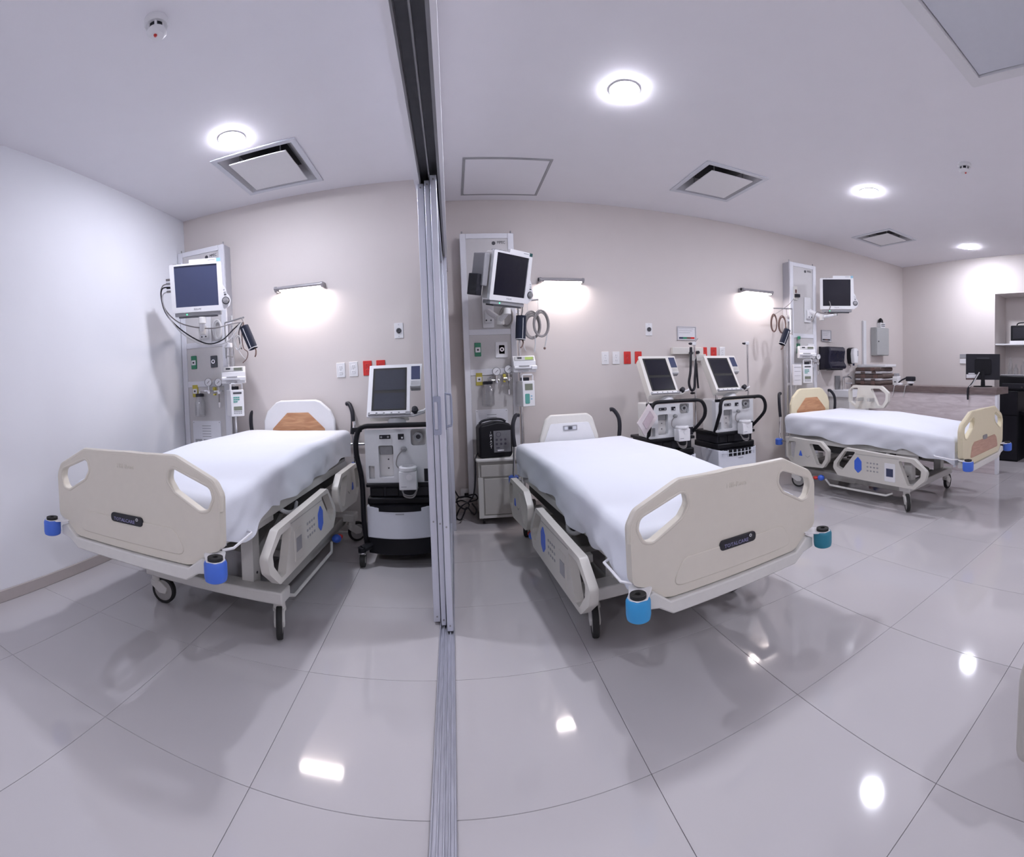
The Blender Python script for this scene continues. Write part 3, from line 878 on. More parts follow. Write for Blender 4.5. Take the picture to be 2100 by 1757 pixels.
# ------------------------------------------------------------------ headwall columns
def headwall(label, xc, yw, hw, variant, ps=1, z0=0.16, z1=2.487):
    t = thing('headwall_column', label, 'medical panel', (xc, yw, 0), 0, 'medical headwall columns')
    d = 0.125
    B(-hw, hw, -d + .012, -0.001, z0, z1).build('housing', 'panel_side', t, bevel=0.004)
    fw = .052
    for s in (-1, 1):
        B(s * (hw - fw / 2) - fw / 2, s * (hw - fw / 2) + fw / 2, -d - .010, -d + .012, z0, z1).build('stile', 'panel_white', t, bevel=0.004)
    bars = ((z1 - .045, z1), (1.600, 1.650), (1.245, 1.300), (z0, z0 + .04))
    for a, b in bars:
        B(-hw + fw, hw - fw, -d - .008, -d + .012, a, b).build('cross_bar', 'panel_white', t, bevel=0.003)
    for a, b in ((1.650, z1 - .045), (1.300, 1.600), (z0 + .04, 1.245)):
        B(-hw + fw, hw - fw, -d, -d + .011, a, b).build('panel_face', 'panel_grey', t)
    MB().cyl((hw - .02, -d + .03, z1), (hw - .02, -d + .03, z1 + .03), .006, n=8).build('top_stud', 'grey_metal', t)
    MB().cyl((-hw + .02, -d + .03, z1), (-hw + .02, -d + .03, z1 + .03), .006, n=8).build('top_stud', 'grey_metal', t)
    # maker's mark, top right
    mk = MB().cyl((hw - fw - .125, -d - .002, z1 - .085), (hw - fw - .125, -d + .002, z1 - .085), .016, n=16).build('maker_mark', 'ink', t)
    text('MPEC', .034, (hw - fw - .058, -d - .001, z1 - .080), 'ink', t, sx=.85)
    # gas outlets
    def outlet(x, z, w, h, c, dial):
        o = MB().prism(rnd(rect(x - w / 2, x + w / 2, z - h / 2, z + h / 2), .006), -d - .010, -d + .004, 'xz').build('gas_outlet', c, t, bevel=0.002)
        if dial:
            MB().prism(rnd(rect(x - .022, x + .022, z - .024, z + .020), .004), -d - .014, -d - .008, 'xz').build('outlet_face', 'white_plastic', o, bevel=0.001)
            MB().cyl((x, -d - .018, z - .002), (x, -d - .010, z - .002), .009, n=12).build('outlet_port', 'ink', o)
        else:
            MB().ring((x, -d - .016, z), (0, 1, 0), .010, .019, .012, 18).build('outlet_ring', 'chrome', o)
            MB().cyl((x, -d - .014, z), (x, -d - .008, z), .010, n=12).build('outlet_port', 'ink', o)
    gx = -hw + .125
    outlet(gx, 1.472, .056, .120, 'gas_green', True)
    outlet(gx + .002, 1.212, .056, .110, 'gas_yellow', True)
    if variant == 1:
        outlet(gx + .21, 1.467, .066, .105, 'screen_grey', False)
    else:
        MB().prism(rnd(rect(gx + .155, gx + .262, 1.395, 1.535), .004), -d - .010, -d + .004, 'xz').build('outlet_plate', 'white_plastic', t, bevel=0.002)
        outlet(gx + .212, 1.467, .054, .080, 'dark_teal', False)
    # socket plate
    px0, px1 = -hw + .085, hw - .105
    pl = B(px0, px1, -d - .008, -d + .004, .58, .940).build('socket_plate', 'panel_white', t, bevel=0.002)
    for s in (px0 + .012, px1 - .012):
        MB().cyl((s, -d - .010, .926), (s, -d - .006, .926), .004, n=8).build('screw', 'grey_metal', pl)
    for i in range(3):
        cx = px0 + (px1 - px0) * (.20 + .30 * i)
        w = .068
        so = B(cx - w / 2, cx + w / 2, -d - .013, -d - .006, .655, .775).build('socket', 'socket_grey', t, bevel=0.002)
        for z in (.742, .692):
            MB().cyl((cx, -d - .016, z), (cx, -d - .010, z), .017, n=16).build('receptacle', 'red_plastic' if i == 1 else 'vent_grey', so)
    for i in range(5):
        z = .895 - i * .024
        B(px0 + .10, px1 - .10, -d - .0088, -d - .0078, z - .0025, z + .0025).build('printed_line', 'ink_soft', pl)
    # pipe cover below the right stile and the equipment rail on the right edge
    MB().cyl((ps * (hw + .030), -d + .03, .20), (ps * (hw + .030), -d + .03, 1.86), .0125, n=12).build('equipment_pole', 'chrome', t)
    for z in (.30, 1.05, 1.80):
        B(min(ps * (hw - .005), ps * (hw + .035)), max(ps * (hw - .005), ps * (hw + .035)), -d + .015, -d + .045, z - .015, z + .015).build('pole_clamp', 'panel_white', t, bevel=0.003)
    return t
HW1 = (-2.115, D, .240)
HW2 = (.3465, DR, .237)
HW3 = (3.872, DR, .215)
headwall('tall white medical column in the corner beside the white wall', *HW1, 1)
headwall('tall white medical column behind the black bag', *HW2, 2)
headwall('tall white medical column beside the dark towel dispenser', *HW3, 2, -1)

# ------------------------------------------------------------------ patient monitors
def monitor(label, loc, rz, tilt, screen, sticker):
    t = thing('patient_monitor', label, 'monitor', loc, rz, 'bedside patient monitors', rx=tilt)
    out = [(-.200, -.197), (.205, -.197), (.250, -.165), (.262, -.125), (.250, -.090), (.232, -.070), (.226, -.035), (.205, -.005), (.200, .170), (.165, .170), (.165, .197), (-.045, .197), (-.045, .170), (-.200, .170)]
    rr = [.012, .02, .03, .03, .02, .01, .02, .02, .008, 0, .006, .006, 0, .008]
    hole = rect(-.166, .166, -.156, .156)
    MB().prism(rnd(out, rr), -.016, .012, 'xz', holes=[hole]).build('bezel', 'white_plastic', t, bevel=0.004)
    MB().prism(rnd(rect(-.192, .195, -.19, .165), .02), .010, .095, 'xz').build('housing', 'offwhite_plastic', t, bevel=0.012)
    B(-.170, .170, -.008, .004, -.160, .160).build('screen', screen, t)
    B(.166, .196, -.0175, -.010, .171, .196).build('corner_label', sticker, t)
    kn = MB().lathe([(0, 0), (.024, 0), (.024, -.010), (.018, -.020), (0, -.022)], (.222, -.016, -.125), (0, 1, 0), 20).build('knob', 'grey_metal', t)
    MB().ring((.222, -.017, -.125), (0, 1, 0), .024, .029, .004).build('knob_ring', 'charcoal', kn)
    MB().prism(rnd(rect(.211, .229, -.083, -.074), .003), -.019, -.014, 'xz').build('button', 'ink', t)
    MB().prism(rnd(rect(.209, .226, -.064, -.058), .003), -.019, -.014, 'xz').build('button', 'socket_grey', t)
    MB().prism(rnd(rect(.206, .218, -.046, -.040), .003), -.019, -.014, 'xz').build('button', 'socket_grey', t)
    text('PHILIPS', .017, (0, -.0165, -.177), 'ink_soft', t)
    B(.10, .155, -.0165, -.0155, .182, .186).build('printed_line', 'ink_soft', t)
    # tray under the monitor
    tr = MB().prism(rnd(rect(-.180, .180, -.228, -.199), .006), -.006, .085, 'xz').build('base_tray', 'socket_grey', t, bevel=0.004)
    B(-.150, .150, -.010, .080, -.240, -.229).build('tray_plate', 'ink', tr, bevel=0.002)
    MB().cyl((-.085, -.009, -.214), (-.085, -.003, -.214), .005, n=10).build('power_light', 'led_green', tr)
    for i in range(3):
        MB().prism(rnd(rect(-.175 + i * .04, -.150 + i * .04, .170, .177), .002), .0, .05, 'xz').build('top_catch', 'socket_grey', t)
    return t
m1 = monitor('bedside monitor with grey-blue screen in the corner by the white wall', (-1.845, 3.06, 2.025), math.radians(24), math.radians(8), 'screen_blue', 'sticker_blue')
for k_ in range(4):
    B(-.238, -.194, .010, .030, .055 - k_ * .030, .072 - k_ * .030).build('cable_plug', ('cable_grey', 'socket_grey', 'charcoal', 'cable_grey')[k_], m1, bevel=0.003)
m2 = monitor('bedside monitor with black screen, angled on its arm above the black bag', (.478, 3.58, 2.005), math.radians(36), math.radians(13), 'screen_dark', 'dark_teal')
m3 = monitor('bedside monitor above the dark towel dispenser', (4.135, 3.78, 2.135), math.radians(-45), math.radians(4), 'screen_dark', 'sticker_blue')

def mon_arm(mon, label, a, b, knee):
    """wall plate on a column at a, monitor pivot at b"""
    t = bpy.data.objects.new('swivel_arm', None); COL.objects.link(t); t.parent = mon
    t.matrix_parent_inverse = Matrix.LocRotScale(mon.location, mon.rotation_euler, None).inverted()
    t['label'] = label
    a, b, k = Vector(a), Vector(b), Vector(knee)
    B(a.x - .05, a.x + .05, a.y - .022, a.y, a.z - .17, a.z + .13).build('wall_plate', 'white_plastic', t, bevel=0.006)
    pl = B(a.x - .035, a.x + .035, a.y - .06, a.y - .022, a.z - .13, a.z - .02).build('hinge_block', 'white_plastic', t, bevel=0.01)
    for dx in (-.02, .02):
        MB().cyl((a.x + dx, a.y - .064, a.z - .11), (a.x + dx, a.y - .058, a.z - .11), .007, n=10).build('bolt', 'ink', pl)
    MB().tube([(a.x, a.y - .045, a.z - .03), tuple(k)], .024, n=10).build('lower_link', 'white_plastic', t)
    MB().tube([tuple(k), (b.x, b.y, b.z)], .022, n=10).build('upper_link', 'white_plastic', t)
    MB().cyl((k.x, k.y, k.z - .04), (k.x, k.y, k.z + .035), .032, n=16).build('elbow', 'offwhite_plastic', t, bevel=0.004)
    MB().cyl((b.x, b.y, b.z - .02), (b.x, b.y, b.z + .03), .03, n=16).build('swivel', 'offwhite_plastic', t, bevel=0.004)
    return t
mon_arm(m1, 'white swivel arm under the grey-blue monitor', (-2.08, D - .126, 1.80), (-1.83, 3.10, 1.755), (-1.97, 3.33, 1.72))
mon_arm(m2, 'white swivel arm under the angled black monitor', (.335, DR - .126, 1.83), (.45, 3.63, 1.735), (.42, 3.86, 1.70))
mon_arm(m3, 'white swivel arm beside the framed notice by the towel dispenser', (3.93, DR - .126, 1.96), (4.16, 3.83, 1.885), (4.03, 3.93, 1.85))

# module rack seen on the side of the angled monitor
mr = thing('module_rack', 'grey module rack on the side of the angled black monitor', 'module rack', (.478, 3.58, 2.005), math.radians(36), rx=math.radians(13))
B(-.255, -.205, .02, .16, -.10, .14).build('body', 'socket_grey', mr, bevel=0.006)
B(-.290, -.235, .04, .15, -.175, -.015).build('side_module', 'charcoal', mr, bevel=0.005)
so = thing('column_socket', 'small white multi-socket with plugs on the column behind the angled monitor', 'socket', (.235, DR - .126, 2.05))
B(-.035, .035, -.02, 0, -.075, .075).build('body', 'white_plastic', so, bevel=0.003)
for i, z in enumerate((.045, 0.0, -.045)):
    B(-.022, -.004, -.026, -.018, z - .008, z + .008).build('receptacle', 'ink', so)
for x in (-.02, .02):
    B(x - .010, x + .010, -.045, -.02, .055, .095).build('plug', 'charcoal', so, bevel=0.003)
so2 = thing('column_socket', 'small brown multi-socket with black plug on the column by the far monitor', 'socket', (3.735, DR - .126, 2.13))
B(-.028, .028, -.02, 0, -.085, .075).build('body', 'vent_cream', so2, bevel=0.003)
B(-.012, .012, -.026, -.018, -.005, .035).build('receptacle', 'cable_brown', so2)
B(-.022, .045, -.05, -.018, -.055, -.018).build('plug', 'charcoal', so2, bevel=0.003)

# ------------------------------------------------------------------ wall lamps
def wall_lamp(label, x0, x1, yw, z):
    t = thing('wall_lamp', label, 'wall lamp', ((x0 + x1) / 2, yw, z), 0, 'horizontal wall lamps')
    w = (x1 - x0) / 2
    MB().prism(rnd([(-.095, .006), (-.085, .022), (-.02, .026), (-.001, .026), (-.001, -.012), (-.075, -.012)], .008, 4), -w, w, 'yz').build('housing', 'lamp_case', t, bevel=0.003)
    MB().prism(rnd([(-.090, .006), (-.075, -.014), (-.006, -.014), (-.006, -.010), (-.074, -.008), (-.086, .008)], .002, 2), -w + .035, w - .012, 'yz').build('diffuser', 'tube_on', t)
    for s in (-1, 1):
        MB().prism(rnd([(-.098, .008), (-.086, .026), (-.02, .030), (-.001, .030), (-.001, -.018), (-.072, -.018)], .010, 4), s * w - .010 if s > 0 else -w - .012, s * w + .012 if s > 0 else -w + .010, 'yz').build('end_cap', 'lamp_case', t, bevel=0.003)
    MB().cyl((-w - .018, -.055, .012), (-w - .010, -.055, .012), .016, n=14).build('switch', 'charcoal', t)
    return t
wall_lamp('lit wall lamp over the bed with the arched oak headboard', -1.425, -1.022, D, 2.035)
wall_lamp('lit wall lamp over the middle bed beside the angled monitor', .825, 1.225, DR, 2.085)
wall_lamp('lit wall lamp beside the far medical column', 3.02, 3.43, DR, 2.10)
# ------------------------------------------------------------------ pumps, gauges, jars, cables on the columns
def syringe_pump(label, x, y, z, lit=False, s=1.0, rz=0.0):
    """wide two-step infusion pump on a pole"""
    t = thing('infusion_pump', label, 'infusion pump', (x, y, z), rz, 'infusion pumps clamped to the columns')
    w = .098 * s
    MB().prism(rnd([(-.05, -.072), (.06, -.072), (.06, .070), (.0, .070), (-.03, .030), (-.045, .025)], .008), -w, w, 'yz').build('body', 'white_plastic', t, bevel=0.005)
    fc = B(-w * .86, w * .86, -.040, -.018, .030, .064).build('front_panel', 'offwhite_plastic', t, bevel=0.003)
    B(w * .05, w * .75, -.043, -.036, .036, .058).build('display', 'lcd_lit' if lit else 'lcd_green', fc)
    B(-w * .62, -w * .25, -.043, -.036, .044, .058).build('display', 'ink', fc)
    MB().cyl((-w * .95, -.058, -.030), (w * 1.02, -.058, -.030), .016, n=14).build('plunger_bar', 'white_plastic', t)
    B(-w * .55, w * .35, -.077, -.062, -.022, -.014).build('scale_strip', 'socket_grey', t)
    B(-w * .60, w * .30, -.066, -.048, -.062, -.056).build('lower_strip', 'socket_grey', t)
    B(w * .55, w * 1.05, -.080, -.045, -.050, -.020).build('drive_block', 'white_plastic', t, bevel=0.004)
    B(-.012, .012, .05, .11, -.02, .02).build('pole_clamp', 'charcoal', t, bevel=0.003)
    return t
def vol_pump(label, x, y, z, kind, rz=0.0):
    t = thing('volumetric_pump', label, 'infusion pump', (x, y, z), rz, 'volumetric pumps clamped to the columns')
    w, h = .056, .110
    B(-w, w, -.06, .085, -h, h).build('body', 'white_plastic', t, bevel=0.006)
    MB().tube([(-w + .008, -.04, h - .004), (-w + .008, -.04, h + .045), (-w + .014, -.04, h + .052), (w - .014, -.04, h + .052), (w - .008, -.04, h + .045), (w - .008, -.04, h - .004)], .0065, n=8).build('carry_handle', 'white_plastic', t)
    B(-.030, .025, -.02, .05, h - .002, h + .028).build('clamp', 'charcoal', t, bevel=0.004)
    if kind == 'keys':
        B(-.036, .036, -.063, -.056, h - .034, h - .020).build('slot', 'ink', t)
        k = MB()
        for r_ in range(3):
            for c_ in range(3 if r_ < 2 else 2):
                k.box(-.036 + c_ * .018, -.020 + c_ * .018, -.063, -.058, .042 - r_ * .018, .052 - r_ * .018)
        k.build('keypad', 'key_teal', t)['kind'] = 'stuff'
        B(-.035, .035, -.063, -.058, -.060, -.028).build('display', 'lcd_green', t)
        k = MB()
        for r_ in range(2):
            for c_ in range(4):
                k.box(-.034 + c_ * .018, -.022 + c_ * .018, -.063, -.058, -.074 - r_ * .014, -.066 - r_ * .014)
        k.build('key_row', 'socket_grey', t)['kind'] = 'stuff'
    else:
        B(-.035, .035, -.063, -.056, .030, .085).build('display', 'lcd_green', t)
        MB().prism(rnd(rect(-.036, .006, -.085, .000), .010), -.063, -.057, 'xz').build('keypad', 'key_teal', t, bevel=0.001)
        for z_ in (-.02, -.045):
            B(.016, .030, -.062, -.058, z_ - .006, z_ + .004).build('key', 'sticker_blue', t)
    return t
def gauge(label, x, y, z, yellow=False, tail=False, wall_y=None):
    t = thing('pressure_gauge', label, 'gauge', (x, y, z), 0, 'round dial gauges')
    MB().lathe([(0, .012), (.036, .012), (.038, .0), (.036, -.012), (.033, -.012), (.033, -.008), (0, -.008)], (0, 0, 0), (0, 1, 0), 28).build('case', 'socket_grey', t)
    MB().cyl((0, -.0085, 0), (0, -.006, 0), .032, n=24).build('dial', 'white_plastic', t)
    B(-.001, .001, -.010, -.008, -.002, .002).build('hub', 'ink', t)
    MB().tube([(-.010, -.010, -.010), (.014, -.010, .012)], .0018, n=6).build('needle', 'ink', t)
    st = MB().cyl((0, 0, -.034), (0, 0, -.085), .007, n=10).build('stem', 'chrome', t)
    MB().lathe([(0, -.022), (.016, -.020), (.020, -.006), (.020, .010), (.010, .016), (0, .016)], (0, 0, -.080), (0, 0, 1), 14).build('regulator', 'chrome', t)
    MB().cyl((-.045, 0, -.075), (.02, 0, -.075), .008, n=10).build('side_port', 'chrome', st)
    if yellow:
        B(-.052, -.026, -.016, .012, -.068, -.040).build('colour_band', 'gas_yellow', t, bevel=0.003)
        B(-.050, -.030, -.016, .012, -.112, -.096).build('colour_band', 'gas_yellow', t, bevel=0.003)
    if tail:
        MB().cyl((0, 0, -.10), (0, -.004, -.19), .006, n=8).build('hose_stub', 'cable_grey', t)
        MB().lathe([(0, -.225), (.012, -.22), (.012, -.175), (0, -.17)], (0, 0, 0), (0, 0, 1), 12).build('hose_nipple', 'chrome', t)
    wy = (wall_y - y) if wall_y else .2
    MB().cyl((0, 0, -.078), (0, wy, -.078), .006, n=8).build('inlet_pipe', 'chrome', t)
    return t
def jar(label, x, y, z, r=.048, h=.165, wall_y=None):
    t = thing('suction_jar', label, 'jar', (x, y, z), 0, 'glass suction jars')
    MB().lathe([(0, 0), (r * .9, 0), (r, .010), (r, h * .72), (r * .72, h * .90), (r * .66, h), (r * .60, h), (r * .66, h * .89), (r - .004, h * .71), (r - .004, .012), (0, .006)], n=28).build('glass_body', 'jar_glass', t)
    MB().lathe([(0, h), (r * .78, h), (r * .80, h + .022), (r * .6, h + .028), (0, h + .028)], n=24).build('lid', 'charcoal', t, bevel=0.001)
    MB().tube([(.0, 0, h + .026), (.005, 0, h + .05), (.03, -.01, h + .056), (.05, -.01, h + .05)], .004, n=6, smooth=4).build('spout', 'chrome', t)
    for i in range(3):
        MB().tube([(-r * .99 * math.sin(.2 + a), -r * .99 * math.cos(.2 + a) - .001, .04 + i * .03) for a in (0, .25, .5)], .0012, n=4).build('graduation', 'ink_soft', t)
    wy = (wall_y - y) if wall_y else .1
    MB().tube([(0, .01, h + .012), (0, wy, h + .012)], .007, n=8).build('hanger', 'chrome', t)
    return t
f1, f2 = D - .137, DR - .137
syringe_pump('white syringe pump on the corner column, above the keypad pump', -1.765, 3.47, 1.335, rz=math.radians(22))
vol_pump('white volumetric pump with teal keys on the corner column', -1.752, 3.46, 1.100, 'keys', math.radians(42))
gauge('plain dial gauge on the corner column beside the syringe pump', -2.045, D - .20, 1.285, wall_y=D - .125)
gauge('dial gauge with yellow bands on the corner column beside the pump', -1.945, D - .20, 1.280, True, True, wall_y=D - .125)
jar('clear glass suction jar on the corner column', -2.150, D - .185, 0.985, .048, .175, wall_y=D - .125)
syringe_pump('white syringe pump with lit green display on the column over the black bag', .618, 3.96, 1.330, True, rz=math.radians(2))
vol_pump('white pump with a single teal keypad over the black bag', .630, 3.95, 1.075, 'pad', math.radians(14))
gauge('plain dial gauge above the glass jar over the black bag', .385, DR - .20, 1.275, wall_y=DR - .125)
gauge('dial gauge with yellow bands above the black bag', .490, DR - .21, 1.290, True, True, wall_y=DR - .125)
jar('larger clear glass suction jar above the black bag', .305, DR - .19, 0.975, .056, .19, wall_y=DR - .125)
syringe_pump('white syringe pump on the far column beside the towel dispenser', 3.765, 3.93, 1.425, rz=math.radians(-32))
vol_pump('white volumetric pump with teal keys on the far column', 3.775, 3.93, 1.170, 'keys', math.radians(-38))
gauge('paired dial gauge on the far column, further from the towel dispenser', 3.955, DR - .20, 1.380, wall_y=DR - .125)
gauge('paired dial gauge on the far column touching the towel dispenser view', 4.040, DR - .20, 1.375, False, True, wall_y=DR - .125)
fm = thing('flow_meter', 'green oxygen flow meter on the far column beside the pump', 'flow meter', (3.765, DR - .16, 1.53))
MB().cyl((0, 0, -.06), (0, 0, .05), .016, n=14).build('tube', 'jar_glass', fm)
MB().cyl((0, 0, .05), (0, 0, .085), .018, n=14).build('cap', 'gas_green', fm)
MB().cyl((0, -.02, -.045), (.07, -.02, -.045), .014, n=12).build('valve', 'key_teal', fm)
MB().cyl((0, .04, -.05), (0, -.02, -.05), .012, n=12).build('inlet', 'chrome', fm)
cn = thing('document_box', 'white notched paper box beside the pump on the far column', 'box', (3.645, 3.96, 1.16), math.radians(-30))
B(-.055, .045, -.03, .03, -.12, .12).build('box', 'paper', cn, bevel=0.004)
B(-.045, .035, -.032, -.029, .085, .090).build('printed_line', 'ink_soft', cn)
for zz in (.04, -.01, -.06):
    B(-.04, .03, -.032, -.029, zz, zz + .003).build('printed_line', 'ink_soft', cn)

# trays / tubes hanging beside the corner column
tb = thing('specimen_tube', 'clear tube with white cap hanging beside the syringe pump in the corner', 'tube', (-1.80, 3.46, 1.52))
MB().lathe([(0, -.10), (.020, -.095), (.022, .05), (.018, .05), (.016, -.09), (0, -.094)], n=18).build('tube', 'jar_glass', tb)
B(-.030, .030, -.024, .024, .045, .085).build('cap', 'white_plastic', tb, bevel=0.004)

# hook bars with hanging cables and pressure cuffs
def hook_bar(label, p0, p1, drop, fix):
    t = thing('cable_hook', label, 'hook bar', (0, 0, 0), 0, 'cable hook bars')
    MB().tube([p0, p1], .007, n=8).build('bar', 'grey_metal', t)
    MB().tube([p0, (p0[0], p0[1], p0[2] - .30)], .0065, n=8).build('post', 'grey_metal', t)
    MB().tube([(p0[0], p0[1], p0[2] - .28), (fix[0], fix[1], p0[2] - .28)], .006, n=8).build('bracket', 'grey_metal', t)
    q = Vector(p1)
    for k in (.45, .97):
        c = Vector(p0).lerp(q, k)
        MB().tube([tuple(c), (c.x, c.y, c.z - drop)], .0022, n=5).build('hook_wire', 'cable_pale', t)
    return t
def cuff(label, c, rz, tilt, cord, w=.075, h=.20):
    t = thing('pressure_cuff', label, 'pressure cuff', c, rz, 'rolled blood pressure cuffs', ry=tilt)
    MB().lathe([(w * .30, -h / 2), (w * .5, -h / 2), (w * .52, 0), (w * .5, h / 2), (w * .30, h / 2)], (0, 0, 0), (0, 0, 1), 20, closed=True).build('roll', 'navy_cuff', t)
    MB().lathe([(w * .505, -h * .5), (w * .535, -h * .5), (w * .535, -h * .47), (w * .505, -h * .47)], (0, 0, 0), (0, 0, 1), 20, closed=True).build('edge_band', 'cable_pale', t)
    B(-w * .05, w * .02, -w * .56, -w * .48, -h * .46, h * .40).build('edge_strip', 'cable_pale', t, bevel=0.002)
    MB().tube([(w * .2, 0, -h * .5), (w * .25, -.01, -h * .62), (w * .1, -.02, -h * .78), (-w * .1, -.02, -h * .85)], .006, n=6, smooth=4).build('hose', 'cable_brown', t)
    top = Matrix.LocRotScale(Vector(c), t.rotation_euler, None) @ Vector((0, 0, h * .46))
    o = MB().tube([tuple(top), tuple(top.lerp(Vector(cord), .5) + Vector((.008, 0, -.01))), tuple(cord)], .006, n=6, smooth=4).build('hanging_cord', 'cable_grey', t)
    o.matrix_parent_inverse = Matrix.LocRotScale(Vector(c), t.rotation_euler, None).inverted()
    return t
def coil(label, c, rx_, rz_, r, turns=2, yaw=0.0, material='cable_grey'):
    t = thing('coiled_cable', label, 'cable', c, yaw, 'coiled monitor cables')
    for k in range(turns):
        e = 1 - .10 * k
        pts = [(rx_ * e * math.cos(a) + .004 * k, .012 * k + .006 * math.sin(2 * a + k), rz_ * e * math.sin(a) - .006 * k) for a in np.linspace(0, 2 * PI, 25)[:-1]]
        MB().tube(pts, r, n=7, closed=True).build('loop', material, t)
    return t
hook_bar('grey hook bar holding cables beside the corner monitor', tuple(at(461, 662, 3.47)), tuple(at(501, 650, 3.47)), .07, (-1.845, D - .095))
hook_bar('grey hook bar holding cables under the angled monitor', tuple(at(1062, 619, 3.93)), tuple(at(1104, 614, 3.93)), .10, (.6135, DR - .095))
hook_bar('grey hook bar holding cables beside the far column', tuple(at(1624, 633, 3.97)), tuple(at(1586, 632, 3.97)), .08, (3.627, DR - .095))
cuff('rolled navy pressure cuff hanging tilted beside the corner column', tuple(at(510, 692, 3.40)), 0, math.radians(-22), at(496, 651.5, 3.47))
cuff('rolled navy pressure cuff hanging by two brown coils', tuple(at(1068, 672, 3.86)), .3, math.radians(4), at(1070, 618, 3.93), .085, .20)
cuff('rolled navy pressure cuff hanging tilted beside the far column', tuple(at(1609, 691, 3.86)), 0, math.radians(26), at(1612, 632.7, 3.97), .075, .18)
c_far = coil('brown coiled cable beside the navy cuff, nearer the column over the black bag', tuple(at(1091, 666, 3.87)), .072, .115, .0085, 3, 0, 'cable_grey')
c_near = coil('brown coiled cable nearest the lit lamp of the middle bed', tuple(at(1110, 663, 3.84)), .068, .110, .0085, 2, .15, 'cable_grey')
coil('thin brown cable coil hanging furthest from the far column', tuple(at(1587, 662, 3.90)), .032, .095, .007, 2, -.6, 'cable_brown')
coil('thin brown cable coil hanging nearest the far column', tuple(at(1604, 665, 3.89)), .040, .095, .007, 2, -.6, 'cable_brown')
coil('pale looped cable hanging on the corner column panel', (-1.965, D - .150, 1.745), .040, .085, .009, 2, 0, 'cable_pale')
coil('pale looped cable hanging on the column below the angled monitor', (.495, DR - .150, 1.755), .055, .085, .009, 2, 0, 'cable_grey')
coil('pale thin looped lead beside the corner cuff', tuple(at(487, 702, 3.42)), .030, .060, .004, 2, 0, 'cable_pale')

def lead(name, label, pts, r, material, Y=None, kids=()):
    P = [at(*p) if len(p) == 3 else p for p in pts]
    o = MB().tube([tuple(p) for p in P], r, n=6, smooth=6).build(name, material)
    return tag(o, label, 'cable', 'monitor leads')
lead('monitor_lead', 'dark lead sagging from the corner monitor to the cuff', [(350, 589, 3.06), (333, 592, 3.04), (331, 612, 3.04), (340, 642, 3.06), (362, 668, 3.12), (395, 692, 3.22), (428, 705, 3.32), (456, 697, 3.38), (478, 676, 3.42), (492, 663, 3.43)], .0055, 'charcoal')
lead('monitor_lead', 'pale lead sagging lowest from the corner monitor', [(350, 597, 3.06), (335, 603, 3.03), (334, 620, 3.03), (345, 648, 3.05), (372, 682, 3.13), (405, 703, 3.23), (440, 708, 3.32), (466, 700, 3.37), (484, 680, 3.40), (495, 662, 3.41)], .005, 'cable_pale')
lead('monitor_lead', 'grey lead running shallowest from the corner monitor', [(350, 583, 3.06), (334, 586, 3.05), (330, 606, 3.05), (340, 636, 3.08), (365, 660, 3.14), (400, 671, 3.24), (440, 673, 3.34), (470, 665, 3.40), (494, 661, 3.43)], .005, 'cable_grey')
lead('monitor_lead', 'thin grey lead hanging below the far monitor', [(1701, 618, 3.83), (1703, 628, 3.80), (1697, 640, 3.82), (1688, 643, 3.85), (1675, 640, 3.88), (1668, 655, 3.92), (1664, 658, 3.95)], .006, 'cable_grey')
lead('monitor_lead', 'thin lead running from the far monitor socket to the cuff', [(1628, 612, 4.02), (1618, 624, 3.98), (1602, 636, 3.95), (1586, 646, 3.93)], .003, 'cable_grey')
lead('sensor_lead', 'thin pale lead tangled beside the corner cuff, nearest the column', [(494, 661, 3.43), (484, 676, 3.42), (480, 698, 3.42), (488, 716, 3.42), (497, 730, 3.43), (505, 738, 3.44)], .0035, 'cable_pale')
lead('sensor_lead', 'thin brown lead hanging below the corner cuff', [(499, 661, 3.42), (496, 682, 3.41), (499, 712, 3.41), (508, 722, 3.42), (506, 735, 3.42), (498, 744, 3.43)], .004, 'cable_brown')
lead('sensor_lead', 'thin dark lead hanging behind the corner cuff', [(497, 661, 3.44), (490, 680, 3.45), (492, 704, 3.45), (496, 716, 3.45)], .004, 'charcoal')
def sensor(parent, pts, r):
    o = MB().tube([tuple(at(*p)) for p in pts], r, n=6, smooth=5).build('sensor_lead', 'cable_pale', parent)
    o.matrix_parent_inverse = Matrix.LocRotScale(parent.location, parent.rotation_euler, None).inverted()
    return o
sensor(c_near, [(1122, 680, 3.85), (1121, 693, 3.85), (1119, 704, 3.85), (1117, 712, 3.85)], .005)
s_ = MB().sphere(tuple(at(1117, 714, 3.85)), .011, 10, 6).build('sensor_plug', 'cable_brown', c_near)
s_.matrix_parent_inverse = Matrix.LocRotScale(c_near.location, c_near.rotation_euler, None).inverted()
sensor(c_far, [(1097, 688, 3.86), (1098, 705, 3.86), (1096, 722, 3.86)], .005)
sensor(c_far, [(1076, 684, 3.87), (1073, 704, 3.87), (1076, 714, 3.87), (1079, 720, 3.87)], .004)
